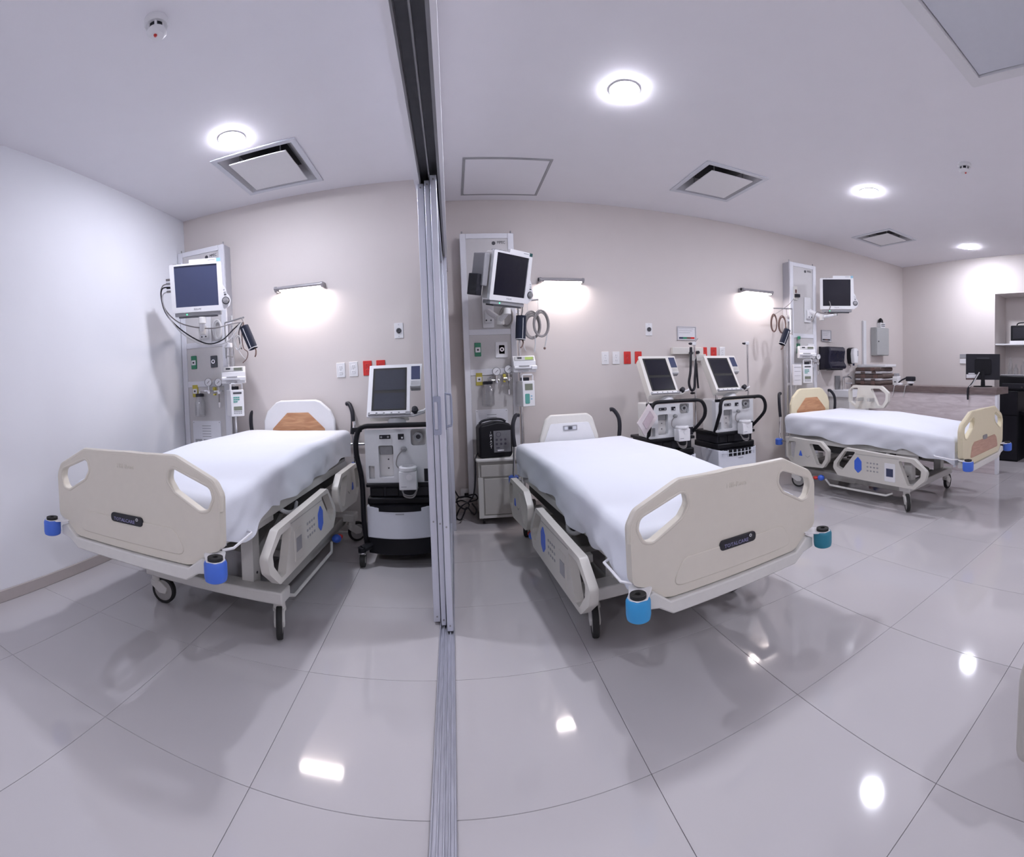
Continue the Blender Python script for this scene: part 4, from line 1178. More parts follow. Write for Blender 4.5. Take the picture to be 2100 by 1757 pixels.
# ------------------------------------------------------------------ outlets and plates on the back walls
def duplex(label, x, yw, z, material):
    t = thing('wall_outlet', label, 'wall outlet', (x, yw, z), 0, 'wall outlets')
    MB().prism(rnd(rect(-.036, .036, -.060, .060), .004), -.008, -.0005, 'xz').build('cover_plate', material, t, bevel=0.002)
    for zz in (.024, -.024):
        r_ = MB().prism(rnd(rect(-.016, .016, zz - .015, zz + .015), .008), -.011, -.006, 'xz').build('receptacle', material, t, bevel=0.001)
        B(-.008, -.005, -.0118, -.0105, zz - .004, zz + .006).build('slot', 'ink_soft' if material != 'red_plastic' else 'ink', r_)
        B(.005, .008, -.0118, -.0105, zz - .004, zz + .006).build('slot', 'ink_soft' if material != 'red_plastic' else 'ink', r_)
    MB().cyl((0, -.010, 0), (0, -.007, 0), .003, n=8).build('screw', 'socket_grey', t)
    return t
duplex('white wall outlet furthest from the ventilator behind the glass doors', -.908, D, 1.334, 'white_plastic')
duplex('white wall outlet next to the red one beside the lone ventilator', -.800, D, 1.338, 'white_plastic')
duplex('red wall outlet fully visible beside the lone ventilator', -.684, D, 1.340, 'red_plastic')
duplex('red wall outlet half hidden by the lone ventilator', -.574, D, 1.340, 'red_plastic')
duplex('white wall outlet furthest from the ventilator pair', 1.446, DR, 1.372, 'white_plastic')
duplex('white wall outlet next to the red ones beside the ventilator pair', 1.556, DR, 1.372, 'white_plastic')
duplex('red wall outlet next to the white ones beside the ventilator pair', 1.674, DR, 1.372, 'red_plastic')
duplex('red wall outlet touching the ventilator of the pair', 1.790, DR, 1.372, 'red_plastic')
duplex('red wall outlet peeping out above the ventilator beside the far lamp', 2.545, DR, 1.415, 'red_plastic')
duplex('second red wall outlet peeping out above the ventilator beside the far lamp', 2.665, DR, 1.415, 'red_plastic')
duplex('white wall outlet peeping out above the ventilator beside the far lamp', 2.775, DR, 1.420, 'white_plastic')
def jack(label, x, yw, z):
    t = thing('call_jack', label, 'wall socket', (x, yw, z), 0, 'nurse call jacks')
    MB().prism(rnd(rect(-.036, .036, -.062, .062), .004), -.007, -.0005, 'xz').build('cover_plate', 'white_plastic', t, bevel=0.002)
    MB().lathe([(0, 0), (.021, 0), (.021, -.010), (.015, -.014), (0, -.010)], (0, -.006, 0), (0, 1, 0), 20).build('socket', 'ink', t)
    for z_ in (-.048, .048):
        MB().cyl((0, -.009, z_), (0, -.006, z_), .003, n=8).build('screw', 'socket_grey', t)
jack('white plate with round black jack above the lone ventilator', -.415, D, 1.630)
jack('white plate with round black jack above the ventilator pair', 1.912, DR, 1.650)
def notice(label, x0, x1, z0, z1, yw, strip):
    t = thing('framed_notice', label, 'notice', ((x0 + x1) / 2, yw, (z0 + z1) / 2), 0, 'framed wall notices')
    w, h = (x1 - x0) / 2, (z1 - z0) / 2
    MB().prism(rect(-w, w, -h, h), -.012, -.0005, 'xz', holes=[rect(-w + .009, w - .009, -h + .009, h - .009)]).build('frame', 'panel_side', t, bevel=0.001)
    B(-w + .008, w - .008, -.006, -.002, -h + .008, h - .008).build('sheet_of_paper', 'paper', t)
    n = len(strip)
    for i, c in enumerate(strip):
        a = -w + .02 + (2 * w - .04) * i / n; b = -w + .02 + (2 * w - .04) * (i + 1) / n
        B(a, b, -.0075, -.0055, -h + .014, -h + .034).build('colour_strip', c, t)
    for i in range(3):
        B(-w + .02, w - .03 - .02 * i, -.0072, -.0058, h - .026 - i * .020, h - .023 - i * .020).build('printed_line', 'ink_soft', t)
notice('small framed notice with coloured strip above the ventilator pair', 2.228, 2.45, 1.545, 1.687, DR, ('screen_blue', 'gas_green', 'cable_brown', 'red_plastic'))
notice('small framed notice above the dark towel dispenser', 4.305, 4.487, 1.580, 1.728, DR, ('ink', 'cable_brown', 'ink'))
wb = thing('wall_box', 'cream wall box with dark sockets between the two ventilators', 'wall box', (2.33, DR, 1.40))
B(-.18, .18, -.05, -.001, .0, .07).build('cover', 'vent_cream', wb, bevel=0.004)
B(.03, .20, -.07, -.001, -.07, .0).build('lower_cover', 'night_top', wb, bevel=0.004)
for x in (.02, .10):
    MB().cyl((x, -.085, .01 + .1 * (x - .02)), (x, -.05, .01 + .1 * (x - .02)), .016, n=14).build('port', 'charcoal', wb)
# ------------------------------------------------------------------ ventilators on carts
def ventilator(label, loc, rz, sz=1.0, pole=None, look='white', body_tint='vent_grey'):
    t = thing('ventilator', label, 'ventilator', loc, rz, 'mobile ventilators')
    t.scale = (1, 1, sz)
    w = .225
    # cart base
    B(-w, w, .02, .46, .085, .20).build('cart_base', 'black_plastic', t, bevel=0.02)
    # bowed lower front panel
    def bow(x, d=.045): return -d * (1 - (x / w) ** 2)
    xs = np.linspace(-w, w, 13)
    pan = MB()
    outl = [(x, bow(x)) for x in xs] + [(w, .46), (-w, .46)]
    pan.prism(outl, .195, .405, 'xy')
    fp = pan.build('compressor_housing', 'vent_panel', t, bevel=0.008)
    sk = MB(); sk.prism([(x * .985, bow(x) + .015) for x in xs] + [(w * .98, .45), (-w * .98, .45)], .085, .197, 'xy')
    sk.build('lower_skirt', 'black_plastic', t, bevel=0.006)
    if look == 'white':
        MB().prism([(x * .9, bow(x) - .004) for x in xs] + [(w * .9, .1), (-w * .9, .1)], .375, .412, 'xy').build('drawer_lip', 'black_plastic', t)
    else:
        gr = MB().prism([(x * .92, bow(x) - .003) for x in xs] + [(w * .9, .1), (-w * .9, .1)], .345, .408, 'xy').build('grille', 'black_plastic', t)
        for k in range(9):
            x = -w * .82 + k * w * .205
            B(x - .003, x + .003, bow(x) - .010, bow(x) + .01, .345, .405).build('grille_bar', 'vent_panel', gr)
        MB().tube([(x, bow(x) - .008, .378) for x in np.linspace(-w * .9, w * .9, 11)], .003, n=5).build('grille_bar', 'vent_panel', gr)
    B(-.028, .028, bow(0) - .0035, bow(0) + .002, (.358 if look == 'white' else .322), (.364 if look == 'white' else .328)).build('maker_mark', 'ink_soft', fp)
    # black battery bay
    B(-w + .005, w - .005, .015, .44, .405, .455).build('bay_shelf', 'black_plastic', t, bevel=0.012)
    B(-w + .02, w - .02, .04, .43, .455, .525).build('battery_bay', 'charcoal', t, bevel=0.006)
    for k in range(2):
        B(-w + .03 + k * .10, -w + .115 + k * .10, .030, .050, .462, .515).build('battery_door', 'black_plastic', t, bevel=0.003)
    B(-w, w, .012, .44, .525, .548).build('upper_shelf', 'black_plastic', t, bevel=0.006)
    # breathing unit
    bw = .225
    front = .035
    holes = [rnd(rect(-.135, -.035, .585, .800), .012), rnd(rect(-.205, -.165, .575, .665), .006), rnd(rect(.085, .185, .795, .905), .025)]
    MB().prism(rnd([(-bw, .550), (bw, .550), (bw, .905), (bw - .03, .930), (-bw + .03, .930), (-bw, .905)], .012), front, front + .06, 'xz', holes=holes).build('breathing_unit_front', body_tint, t, bevel=0.004)
    B(-bw + .005, bw - .005, front + .05, .27, .552, .925).build('breathing_unit', 'offwhite_plastic', t, bevel=0.01)
    # recess linings are the housing behind the openings; slots, gauges and valves
    B(-.128, -.042, front + .030, front + .055, .735, .795).build('cassette', 'recess', t, bevel=0.004)
    for z in (.70, .64):
        MB().cyl((-.075, front + .045, z), (-.075, front + .056, z), .005, n=8).build('stud', 'ink', t)
    B(-.125, -.050, front - .006, front + .004, .845, .872).build('label_window', 'charcoal', t, bevel=0.002)
    for x in (-.112, -.066):
        MB().cyl((x, front - .009, .858), (x, front - .004, .858), .007, n=10).build('indicator', 'socket_grey', t)
    B(.000, .040, front - .006, front + .004, .838, .876).build('switch_window', 'charcoal', t, bevel=0.002)
    B(.022, .034, front - .009, front - .004, .845, .856).build('switch', 'vent_grey', t)
    MB().ring((.135, front + .012, .852), (0, 1, 0), .016, .030, .02, 22).build('expiratory_ring', 'recess', t)
    MB().cyl((.135, front + .010, .852), (.135, front + .03, .852), .017, n=18).build('expiratory_port', 'ink', t)
    MB().lathe([(0, -.018), (.018, -.014), (.020, .004), (0, .006)], (.035, front - .004, .775), (0, 1, 0), 18).build('inlet_connector', 'recess', t)
    MB().tube([(.025, front - .012, .765), (-.005, front - .02, .73), (-.015, front - .03, .68), (.0, front - .04, .655)], .004, n=6, smooth=5).build('sensor_tube', 'cable_grey', t)
    B(.165, .222, front - .002, front + .002, .555, .64).build('port_block', 'charcoal', t)
    # hanging flow module with ring on top
    fx = .065
    fm_ = B(fx - .058, fx + .058, front - .115, front - .025, .525, .645).build('humidifier_box', 'vent_grey' if look == 'white' else 'white_plastic', t, bevel=0.006)
    MB().lathe([(.040, -.012), (.058, -.012), (.060, .006), (.055, .014), (.042, .014), (.040, .006)], (fx, front - .070, .660), (0, 0, 1), 28, closed=True).build('humidifier_ring', 'white_plastic', fm_)
    MB().cyl((fx, front - .070, .646), (fx, front - .070, .654), .041, n=24).build('humidifier_plate', 'recess', fm_)
    MB().cyl((fx + .01, front - .118, .610), (fx + .01, front - .113, .610), .020, n=18).build('round_label', 'white_plastic', fm_)
    B(fx - .045, fx - .010, front - .117, front - .112, .545, .549).build('printed_line', 'ink_soft', fm_)
    MB().cyl((fx, front - .03, .60), (fx, front + .04, .60), .018, n=12).build('bracket', 'grey_metal', t)
    for k in range(2):
        MB().tube([(fx - .05 + .01 * k, front - .05, .53), (fx - .03, front - .08, .49 - .01 * k), (fx + .03, front - .08, .485 - .012 * k), (fx + .058, front - .05, .53)], .005, n=6, smooth=5).build('power_cord', 'cable_grey', t)
    # display head
    hd_ = bpy.data.objects.new('display_head', None); COL.objects.link(hd_); hd_.parent = t
    hd_.location = (-.01, .045, .985); hd_.rotation_euler = (math.radians(-33), 0, 0)
    LZ = .415
    MB().prism(rnd([(-.195, 0), (.125, 0), (.205, .028), (.165, .028), (.095, .012), (.095, .235), (.165, .235), (.180, LZ), (-.195, LZ)][::1], .006), -.018, .0, 'xz').build('head_bezel', 'white_plastic' if look == 'white' else 'vent_cream', hd_, bevel=0.003)
    MB().prism(rnd(rect(-.190, .085, .01, LZ - .01), .01), -.002, .075, 'xz').build('head_housing', 'vent_cream', hd_, bevel=0.008)
    B(-.165, .072, -.0205, -.0175, .045, LZ - .028).build('screen_border', 'rubber', hd_)
    B(-.150, .060, -.0215, -.020, .205, LZ - .045).build('upper_screen', 'screen_grey' if look == 'white' else 'screen_dark', hd_)
    B(-.150, .060, -.0215, -.020, .055, .180).build('lower_screen', 'screen_grey' if look == 'white' else 'screen_dark', hd_)
    B(.103, .165, -.0205, -.0175, .285, LZ - .02).build('alarm_panel', 'screen_blue', hd_)
    B(.095, .168, -.018, .04, .230, .282).build('side_pod', 'white_plastic', hd_, bevel=0.005)
    B(.100, .163, -.005, .03, .222, .230).build('pod_grille', 'socket_grey', hd_)
    B(-.185, .100, -.030, .0, .006, .030).build('key_strip', 'socket_grey', hd_, bevel=0.003)
    for k in range(5):
        B(-.170 + k * .05, -.132 + k * .05, -.034, -.028, .013, .024).build('key', 'white_plastic', hd_)
    MB().lathe([(0, -.035), (.020, -.032), (.024, -.010), (.024, 0), (0, 0)], (.130, -.018, .035), (0, 1, 0), 20).build('rotary_knob', 'charcoal', hd_)
    MB().tube([(.095, -.018, .014), (.190, -.030, .030), (.200, -.028, .042)], .007, n=6).build('knob_shelf', 'white_plastic', hd_)
    MB().lathe([(.075, 0), (.060, .02), (.05, .045), (0, .045)], (-.01, .10, .935), (0, 0, 1), 24).build('head_pivot', 'vent_grey', t)
    # handle frame: two side tubes joined across the top, in front of the body
    hs = [(-.235, .03, .13), (-.245, -.005, .30), (-.245, -.02, .58), (-.268, -.05, .76), (-.262, -.06, .87), (-.225, -.06, .935), (-.12, -.055, .942), (.12, -.055, .942), (.225, -.06, .935), (.262, -.06, .87), (.268, -.05, .76), (.245, -.02, .58), (.245, -.005, .30), (.235, .03, .13)]
    if look != 'white':
        hs = [(-.215, .07, .56), (-.262, -.06, .72), (-.268, -.10, .80), (-.262, -.10, .88), (-.225, -.09, .935), (-.12, -.085, .942), (.12, -.085, .942), (.225, -.09, .935), (.262, -.10, .88), (.268, -.10, .80), (.262, -.06, .72), (.215, .07, .56)]
    MB().tube(hs, .017, n=10, smooth=4).build('handle_frame', 'black_plastic', t)
    MB().cyl((-.275, -.055, .935), (-.275, -.055, .975), .011, n=10).build('clamp_knob', 'chrome', t)
    B(-.290, -.225, -.07, -.045, .905, .935).build('rail_clamp', 'black_plastic', t, bevel=0.004)
    B(-.20, .20, -.035, -.025, .915, .925).build('rail', 'chrome', t)
    # wheels
    for s in (-1, 1):
        for yy in (-.03, .43):
            MB().tube([(s * .20, yy * .8 + .05, .14), (s * .262, yy, .125)], .026, n=8).build('wheel_arm', 'black_plastic', t)
            c = MB().cyl((s * .262, yy, .098), (s * .262, yy, .14), .026, n=14).build('caster', 'black_plastic', t, bevel=0.003)
            MB().ring((s * .262, yy, .104), (0, 0, 1), .018, .027, .006).build('collar', 'chrome', c)
            MB().cyl((s * .262 - .016, yy + .02, .048), (s * .262 + .016, yy + .02, .048), .048, n=24).build('wheel', 'rubber', c, bevel=0.004)
            MB().cyl((s * .262 - .018, yy + .02, .048), (s * .262 + .018, yy + .02, .048), .022, n=14).build('hub', 'wheel_grey', c)
            B(s * .262 - .024, s * .262 + .024, yy - .008, yy + .045, .088, .104).build('fork', 'wheel_grey', c, bevel=0.004)
    if pole:
        px, py, z1, kind = pole
        MB().tube([(.20, py, .60), (px, py, .60)], .012, n=8).build('pole_bracket', 'grey_metal', t)
        po = MB().cyl((px, py, .55), (px, py, z1), .010, n=10).build('support_pole', 'chrome', t)
        B(px - .035, px + .015, py - .012, py + .012, z1 - .025, z1 + .01).build('pole_clamp', 'vent_grey', po, bevel=0.004)
        MB().sphere((px - .045, py, z1 - .010), (.024, .016, .012), 10, 6).build('wing_nut', 'charcoal', po)
        MB().sphere((px - .035, py, .98), (.026, .016, .012), 10, 6).build('wing_nut', 'charcoal', po)
        if kind == 'arm':
            MB().tube([(px, py, z1), (px + .03, py - .02, z1 + .04)], .008, n=8).build('swing_arm', 'chrome', po)
    if look != 'white':                       # this cart type carries its units a little higher
        src, dst = [0, .085, .195, .405, .55, .93, 1.6], [0, .085, .265, .480, .645, .960, 1.63]
        hd_.location.z = float(np.interp(hd_.location.z, src, dst))
        def lift(o):
            for c in o.children:
                if c == hd_: continue
                if c.type == 'MESH':
                    for v in c.data.vertices: v.co.z = float(np.interp(v.co.z, src, dst))
                lift(c)
        lift(t)
    return t
v1 = ventilator('lone ventilator with white front behind the parked glass doors', (-.375, 3.02, 0), math.radians(1.0), 1.0)
v2 = ventilator('ventilator of the pair with a paper bag, beside the middle bed', (1.86, 3.62, 0), math.radians(2), 1.0, pole=(.44, .33, 1.475, 'arm'), look='grille')
v3 = ventilator('ventilator of the pair beside the far lamp, with a tall pole', (2.545, 3.62, 0), math.radians(2), 1.0, pole=(.44, .38, 1.49, 'plain'), look='grille')
# breathing hoses and paper bag on the pair
hz = thing('breathing_hose', 'black corrugated breathing hose looped between the two ventilators', 'hose')
MB().tube([tuple(at(*p)) for p in ((1417, 720, 3.95), (1416, 760, 3.93), (1413, 785, 3.92), (1418, 800, 3.92), (1424, 795, 3.92), (1425, 775, 3.93), (1427, 745, 3.95), (1424, 722, 4.0))], .013, n=8, smooth=6).build('hose_run', 'charcoal', hz)
MB().lathe([(0, -.02), (.016, -.02), (.014, .03), (0, .03)], tuple(at(1417, 718, 3.95)), (0, 0, 1), 12).build('connector', 'charcoal', hz)
tag(MB().tube([tuple(at(*p)) for p in ((1428, 745, 3.95), (1430, 775, 3.94), (1432, 796, 3.93))], .010, n=8, smooth=4).build('hose_end', 'charcoal'), 'short straight black hose beside the pole of the ventilator pair', 'hose')
pb = thing('paper_bag', 'crumpled pink-grey paper bag hanging on the ventilator beside the middle bed', 'paper bag')
A_, B_, C_, D_ = at(1331, 828, 3.47), at(1349, 855, 3.46), at(1323, 895, 3.47), at(1308, 868, 3.48)
rows = []
for i in range(8):
    u_ = i / 7
    row = []
    for j in range(8):
        v_ = j / 7
        p = A_.lerp(B_, u_).lerp(D_.lerp(C_, u_), v_)
        row.append((p.x, p.y - .012 * math.sin(PI * u_) * math.sin(PI * v_) - .005 * math.sin(7 * u_ + 5 * v_), p.z))
    rows.append(row)
back = [[(x, y + .018, z) for x, y, z in r] for r in rows]
mm = MB(); mm.grid(rows); mm.grid(back)
def edge(rw): return rw[0] + [r[-1] for r in rw[1:]] + rw[-1][::-1][1:] + [r[0] for r in rw[::-1]][1:-1]
e1, e2 = edge(rows), edge(back)
n_ = len(e1)
mm.add(e1 + e2, [(k, (k + 1) % n_, n_ + (k + 1) % n_, n_ + k) for k in range(n_)])
mat('bag_paper', (0.62, 0.56, 0.57), 0.75, noise=0.05)
mat('bag_print', (0.45, 0.37, 0.40), 0.7, noise=0.1)
mm.build('bag', 'bag_paper', pb)
q = [A_.lerp(B_, u).lerp(D_.lerp(C_, u), v) for u, v in ((.28, .18), (.72, .18), (.72, .80), (.28, .80))]
MB().add([(p.x, p.y - .021, p.z) for p in q] + [(p.x, p.y - .003, p.z) for p in q], [(0, 1, 2, 3), (7, 6, 5, 4), (0, 1, 5, 4), (1, 2, 6, 5), (2, 3, 7, 6), (3, 0, 4, 7)]).build('printed_patch', 'bag_print', pb)

# ------------------------------------------------------------------ nightstand, black bag, floor cables
ns = thing('nightstand', 'cream bedside cabinet with drawer and door under the black bag', 'nightstand', (.372, 3.83, 0), 0)
B(-.185, .185, 0, .36, .06, .525).build('carcass', 'night_body', ns, bevel=0.004)
MB().prism(rnd(rect(-.205, .205, -.03, .36), .02), .525, .553, 'xy').build('top', 'night_top', ns, bevel=0.008)
B(-.165, .170, -.014, .002, .400, .500).build('drawer', 'night_body', ns, bevel=0.004)
B(-.140, .170, -.014, .002, .085, .385).build('door', 'night_body', ns, bevel=0.004)
for x0_, x1_ in ((-.190, -.150), (.175, .190)):
    B(x0_, x1_, -.010, .004, .06, .395).build('stile', 'night_top', ns, bevel=0.002)
B(-.190, .190, -.012, .004, .055, .078).build('bottom_rail', 'night_top', ns, bevel=0.002)
for s in (-1, 1):
    for yy in (.04, .32):
        c = MB().cyl((s * .15, yy, .045), (s * .15, yy, .065), .012, n=10).build('caster', 'grey_metal', ns)
        MB().cyl((s * .15 - .01, yy, .026), (s * .15 + .01, yy, .026), .026, n=16).build('wheel', 'rubber', c)
mat('window_grey', (0.16, 0.16, 0.175), 0.3, noise=0.15)
bg = thing('portable_ventilator_bag', 'black padded bag with window lettered IMPACT on the nightstand', 'bag', (.345, 3.90, .553), math.radians(8))
MB().prism(rnd([(-.150, .0), (.120, .0), (.135, .03), (.135, .255), (.110, .280), (.06, .295), (.0, .300), (-.07, .285), (-.135, .275), (-.150, .25)], .022), -.06, .10, 'xz').build('bag_body', 'black_plastic', bg, bevel=0.018, seg=3)
B(-.030, .118, -.066, -.058, .045, .225).build('clear_window', 'window_grey', bg, bevel=0.002)
mat('window_print', (0.06, 0.055, 0.075), 0.4, noise=0.1)
for r_ in range(2):
    for c_ in range(3):
        MB().cyl((-.005 + c_ * .037, -.069, .150 - r_ * .035), (-.005 + c_ * .037, -.064, .150 - r_ * .035), .010, n=12).build('dial', 'window_print', bg)
MB().ring((.012, -.067, .195), (0, 1, 0), .017, .021, .003, 20).build('meter', 'window_print', bg)
B(.0, .055, -.069, -.064, .055, .066).build('tag', 'white_plastic', bg, bevel=0.001)
MB().sphere((.005, -.066, .085), (.018, .003, .007), 10, 6).build('logo_patch', 'window_print', bg)
for k, ch in enumerate('IMPACT'):
    text(ch, .026, (-.052, -.0605, .212 - k * .0245), 'white_plastic', bg, extrude=.001)
MB().tube([(-.13, .03, .28), (-.10, .03, .305), (-.02, .03, .318), (.06, .03, .312), (.10, .03, .29)], .010, n=8, smooth=4).build('carry_strap', 'charcoal', bg)
tag(MB().tube([tuple(at(*p)) for p in ((988, 925, 3.92), (979, 930, 3.90), (975, 945, 3.86), (975, 975, 3.85), (973, 1005, 3.88), (969, 1020, 3.92), (962, 1028, 3.95))], .006, n=6, smooth=5).build('power_cable', 'charcoal'), 'dark power cable hanging from the black bag down the column', 'cable')
fc_ = thing('tangled_cable', 'tangle of black cable on the floor between doors and nightstand', 'cable')
for pts in ([(930, 1000, 4.05), (935, 1010, 4.05), (943, 1020, 4.0), (960, 1016, 4.0), (975, 1014, 3.98), (978, 1024, 3.95), (960, 1030, 3.95), (945, 1040, 3.92), (936, 1060, 3.9), (945, 1066, 3.88), (952, 1052, 3.9), (958, 1040, 3.92), (972, 1055, 3.9), (977, 1045, 3.9), (968, 1032, 3.95)],
            [(934, 1030, 4.0), (948, 1026, 3.98), (962, 1034, 3.96), (955, 1044, 3.94), (940, 1036, 3.96), (938, 1022, 4.0), (955, 1018, 4.0), (970, 1022, 3.98)]):
    P = [tuple(at(*p)) for p in pts]
    P = [(x, y, max(z, .008)) for x, y, z in P]
    MB().tube(P, .0065, n=6, smooth=5).build('cable_loop', 'black_plastic', fc_)
po_ = thing('floor_outlet', 'white outlet box low on the wall behind the black floor cables', 'wall outlet', (.085, DR, .17))
B(-.05, .05, -.03, -.001, -.05, .05).build('box', 'offwhite_plastic', po_, bevel=0.004)
B(-.015, .02, -.06, -.03, -.02, .015).build('plug', 'black_plastic', po_, bevel=0.004)

gb = thing('wall_rail', 'short chrome rail on the wall between the headboard and the lone ventilator', 'wall rail', (-.78, D, .725))
MB().cyl((-.10, -.03, 0), (.16, -.03, 0), .010, n=12).build('bar', 'chrome', gb)
for x_ in (-.08, .14):
    MB().cyl((x_, -.03, 0), (x_, -.001, 0), .008, n=10).build('standoff', 'chrome', gb)
# ------------------------------------------------------------------ far right: wall fittings, desk, niche
td = thing('towel_dispenser', 'dark blue-black paper towel dispenser on the wall beside the far column', 'towel dispenser', (4.412, DR, 1.362))
prof = [(-.001, .148), (-.16, .146), (-.185, .13), (-.195, .09), (-.185, .02), (-.180, -.05), (-.215, -.10), (-.205, -.135), (-.15, -.148), (-.001, -.148)]
mat('smoke_plastic', (0.014, 0.014, 0.030), 0.16, noise=0.1)
MB().prism(rnd(prof, .02, 4), -.150, .150, 'yz').build('cover', 'smoke_plastic', td, bevel=0.02, seg=3)
B(-.155, .155, -.02, -.001, -.15, .15).build('back_plate', 'black_plastic', td, bevel=0.004)
B(-.12, .12, -.17, -.10, -.156, -.146).build('paper_slot', 'ink', td)
sd = thing('soap_dispenser', 'white soap dispenser with black back on the wall beside the conduit', 'soap dispenser', (4.86, DR, 1.395))
MB().prism(rnd([(-.045, -.105), (.045, -.105), (.06, -.03), (.06, .095), (.03, .115), (-.03, .115), (-.06, .095), (-.06, -.03)], .02), -.06, -.001, 'xz').build('back_plate', 'black_plastic', sd, bevel=0.008)
MB().prism(rnd([(-.035, -.10), (.045, -.10), (.055, .02), (.055, .09), (.02, .11), (-.035, .10), (-.050, .03)], .02), -.12, -.055, 'xz').build('front_cover', 'white_plastic', sd, bevel=0.012, seg=3)
MB().cyl((0, -.075, -.13), (0, -.075, -.10), .014, n=12).build('nozzle', 'screen_blue', sd)
B(.030, .050, -.122, -.115, .0, .075).build('level_window', 'socket_grey', sd, bevel=0.002)
cd = B(5.135, 5.195, DR - .035, DR - .001, 1.045, 1.905).build('cable_conduit', 'vent_grey', None, bevel=0.004)
tag(cd, 'vertical pale cable conduit on the wall beside the soap dispenser', 'conduit')
eb = thing('electrical_panel', 'grey-green electrical panel box under the small emergency lamp', 'electrical panel', (5.487, DR, 1.617))
B(-.150, .150, -.10, -.001, -.205, .205).build('box', 'ebox', eb, bevel=0.004)
B(-.142, .148, -.112, -.10, -.198, .198).build('door', 'ebox', eb, bevel=0.003)
MB().cyl((-.105, -.118, .0), (-.105, -.111, .0), .010, n=12).build('lock', 'ink', eb)
el = thing('emergency_lamp', 'small black and white emergency lamp on top of the electrical panel', 'emergency lamp', (5.545, DR, 1.825))
B(-.055, .055, -.07, -.001, .0, .075).build('body', 'white_plastic', el, bevel=0.003)
for z in (.02, .045):
    B(-.045, .045, -.073, -.068, z, z + .010).build('louvre', 'ink', el)
MB().lathe([(0, .075), (.040, .075), (.034, .115), (.015, .14), (0, .145)], (-.02, -.04, 0), (0, 0, 1), 16).build('lamp_head', 'black_plastic', el)

# sink with tap, between bed 3 and the desk end
sk = thing('wash_basin', 'white wash basin unit behind the raised bed rail', 'wash basin', (4.645, 4.03, 0))
B(-.20, .20, -.17, .183, .10, .86).build('cabinet', 'offwhite_plastic', sk, bevel=0.006)
MB().prism(rnd(rect(-.225, .225, -.20, .183), .02), .86, .945, 'xy', holes=[rnd(rect(-.17, .17, -.15, .10), .05)]).build('basin_top', 'white_plastic', sk, bevel=0.008)
B(-.18, .18, -.16, .11, .80, .865).build('basin_bowl', 'white_plastic', sk)
tp = MB().tube([(.04, .14, .945), (.04, .14, 1.09), (.04, .11, 1.115), (.04, .03, 1.115), (.04, -.01, 1.09)], .014, n=10, smooth=5).build('tap', 'chrome', sk)
MB().tube([(.04, .14, 1.10), (.10, .10, 1.15)], .008, n=8).build('tap_lever', 'chrome', tp)
MB().tube([(.04, .10, 1.03), (.13, .07, 1.025)], .010, n=8).build('tap_handle', 'chrome', tp)
B(-.09, .0, .165, .182, .945, 1.13).build('splash_plate', 'grey_metal', sk)

# desk counter along X = 4.9
dk = thing('nurse_desk', 'long desk with pale wood-grain front and dark brown ledge', 'desk', (0, 0, 0))
B(4.905, 4.955, 2.06, DR - .001, .0, .925).build('front_panel', 'desk_front', dk, bevel=0.002)
B(4.885, 5.245, 2.045, DR - .001, .925, 1.005).build('ledge', 'desk_ledge', dk, bevel=0.003)
B(4.90, 4.975, 2.045, 2.075, .0, .925).build('end_panel', 'panel_white', dk, bevel=0.002)
B(4.955, 5.55, 2.62, DR - .001, .70, .735).build('worktop', 'desk_front', dk, bevel=0.002)
# things on the ledge
def cloth_stack():
    """folded brown and white bags stacked on the ledge"""
    spec = [(.000, .055, 'brown_cloth', 'folded brown bag at the bottom of the stack on the desk ledge'),
            (.056, .030, 'pale_cloth', 'folded pale sheet above the lowest brown bag on the desk ledge'),
            (.087, .060, 'brown_cloth', 'folded brown bag in the middle of the stack on the desk ledge'),
            (.148, .035, 'pale_cloth', 'folded pale sheet under the top bag on the desk ledge'),
            (.184, .050, 'brown_cloth', 'folded brown bag near the top of the stack on the desk ledge'),
            (.235, .040, 'white_plastic', 'white tray lying on top of the stack on the desk ledge')]
    rs = random.Random(4)
    for z, h, m, lab in spec:
        t = thing('folded_cloth' if m != 'white_plastic' else 'white_tray', lab, 'folded bag' if m != 'white_plastic' else 'tray', (5.05 + rs.uniform(-.01, .01), 3.93, 1.005 + z), rs.uniform(-.08, .08), 'stack on the desk ledge')
        L_ = .245 + rs.uniform(-.02, .015)
        if m == 'white_plastic':
            MB().prism(rnd(rect(-.13, .13, -L_ - .02, L_ - .05), .03), 0.0, .012, 'xy').build('tray_base', m, t, bevel=0.004)
            MB().prism(rnd(rect(-.135, .135, -L_ - .025, L_ - .045), .03), .010, h, 'xy', holes=[rnd(rect(-.122, .122, -L_ - .012, L_ - .058), .025)]).build('tray_rim', m, t, bevel=0.003)
        else:
            MB().prism(rnd(rect(-.14, .14, -L_, L_), .03), 0, h, 'xy').build('fold', m, t, bevel=min(.02, h * .42), seg=3)
            for yy in (-L_ * .45, L_ * .35):
                B(-.146, -.138, yy - .035, yy + .035, .004, h - .004).build('strap', 'brown_cloth' if m == 'pale_cloth' else 'cable_brown', t, bevel=0.002)
cloth_stack()
bt = thing('gel_bottle', 'small white bottle on the desk ledge', 'bottle', (5.02, 3.53, 1.005))
MB().prism(rnd(rect(-.035, .035, -.045, .045), .012), 0, .115, 'xy').build('bottle', 'white_plastic', bt, bevel=0.006)
B(-.037, -.030, -.030, .030, .03, .085).build('label', 'vent_grey', bt)
B(-.025, .025, -.03, .03, .115, .155).build('cap', 'socket_grey', bt, bevel=0.004)
B(-.038, -.034, -.015, .015, .035, .050).build('logo', 'ink', bt)
hs_ = thing('headset', 'black handset with white round pads on the desk ledge', 'telephone', (5.00, 3.33, 1.005))
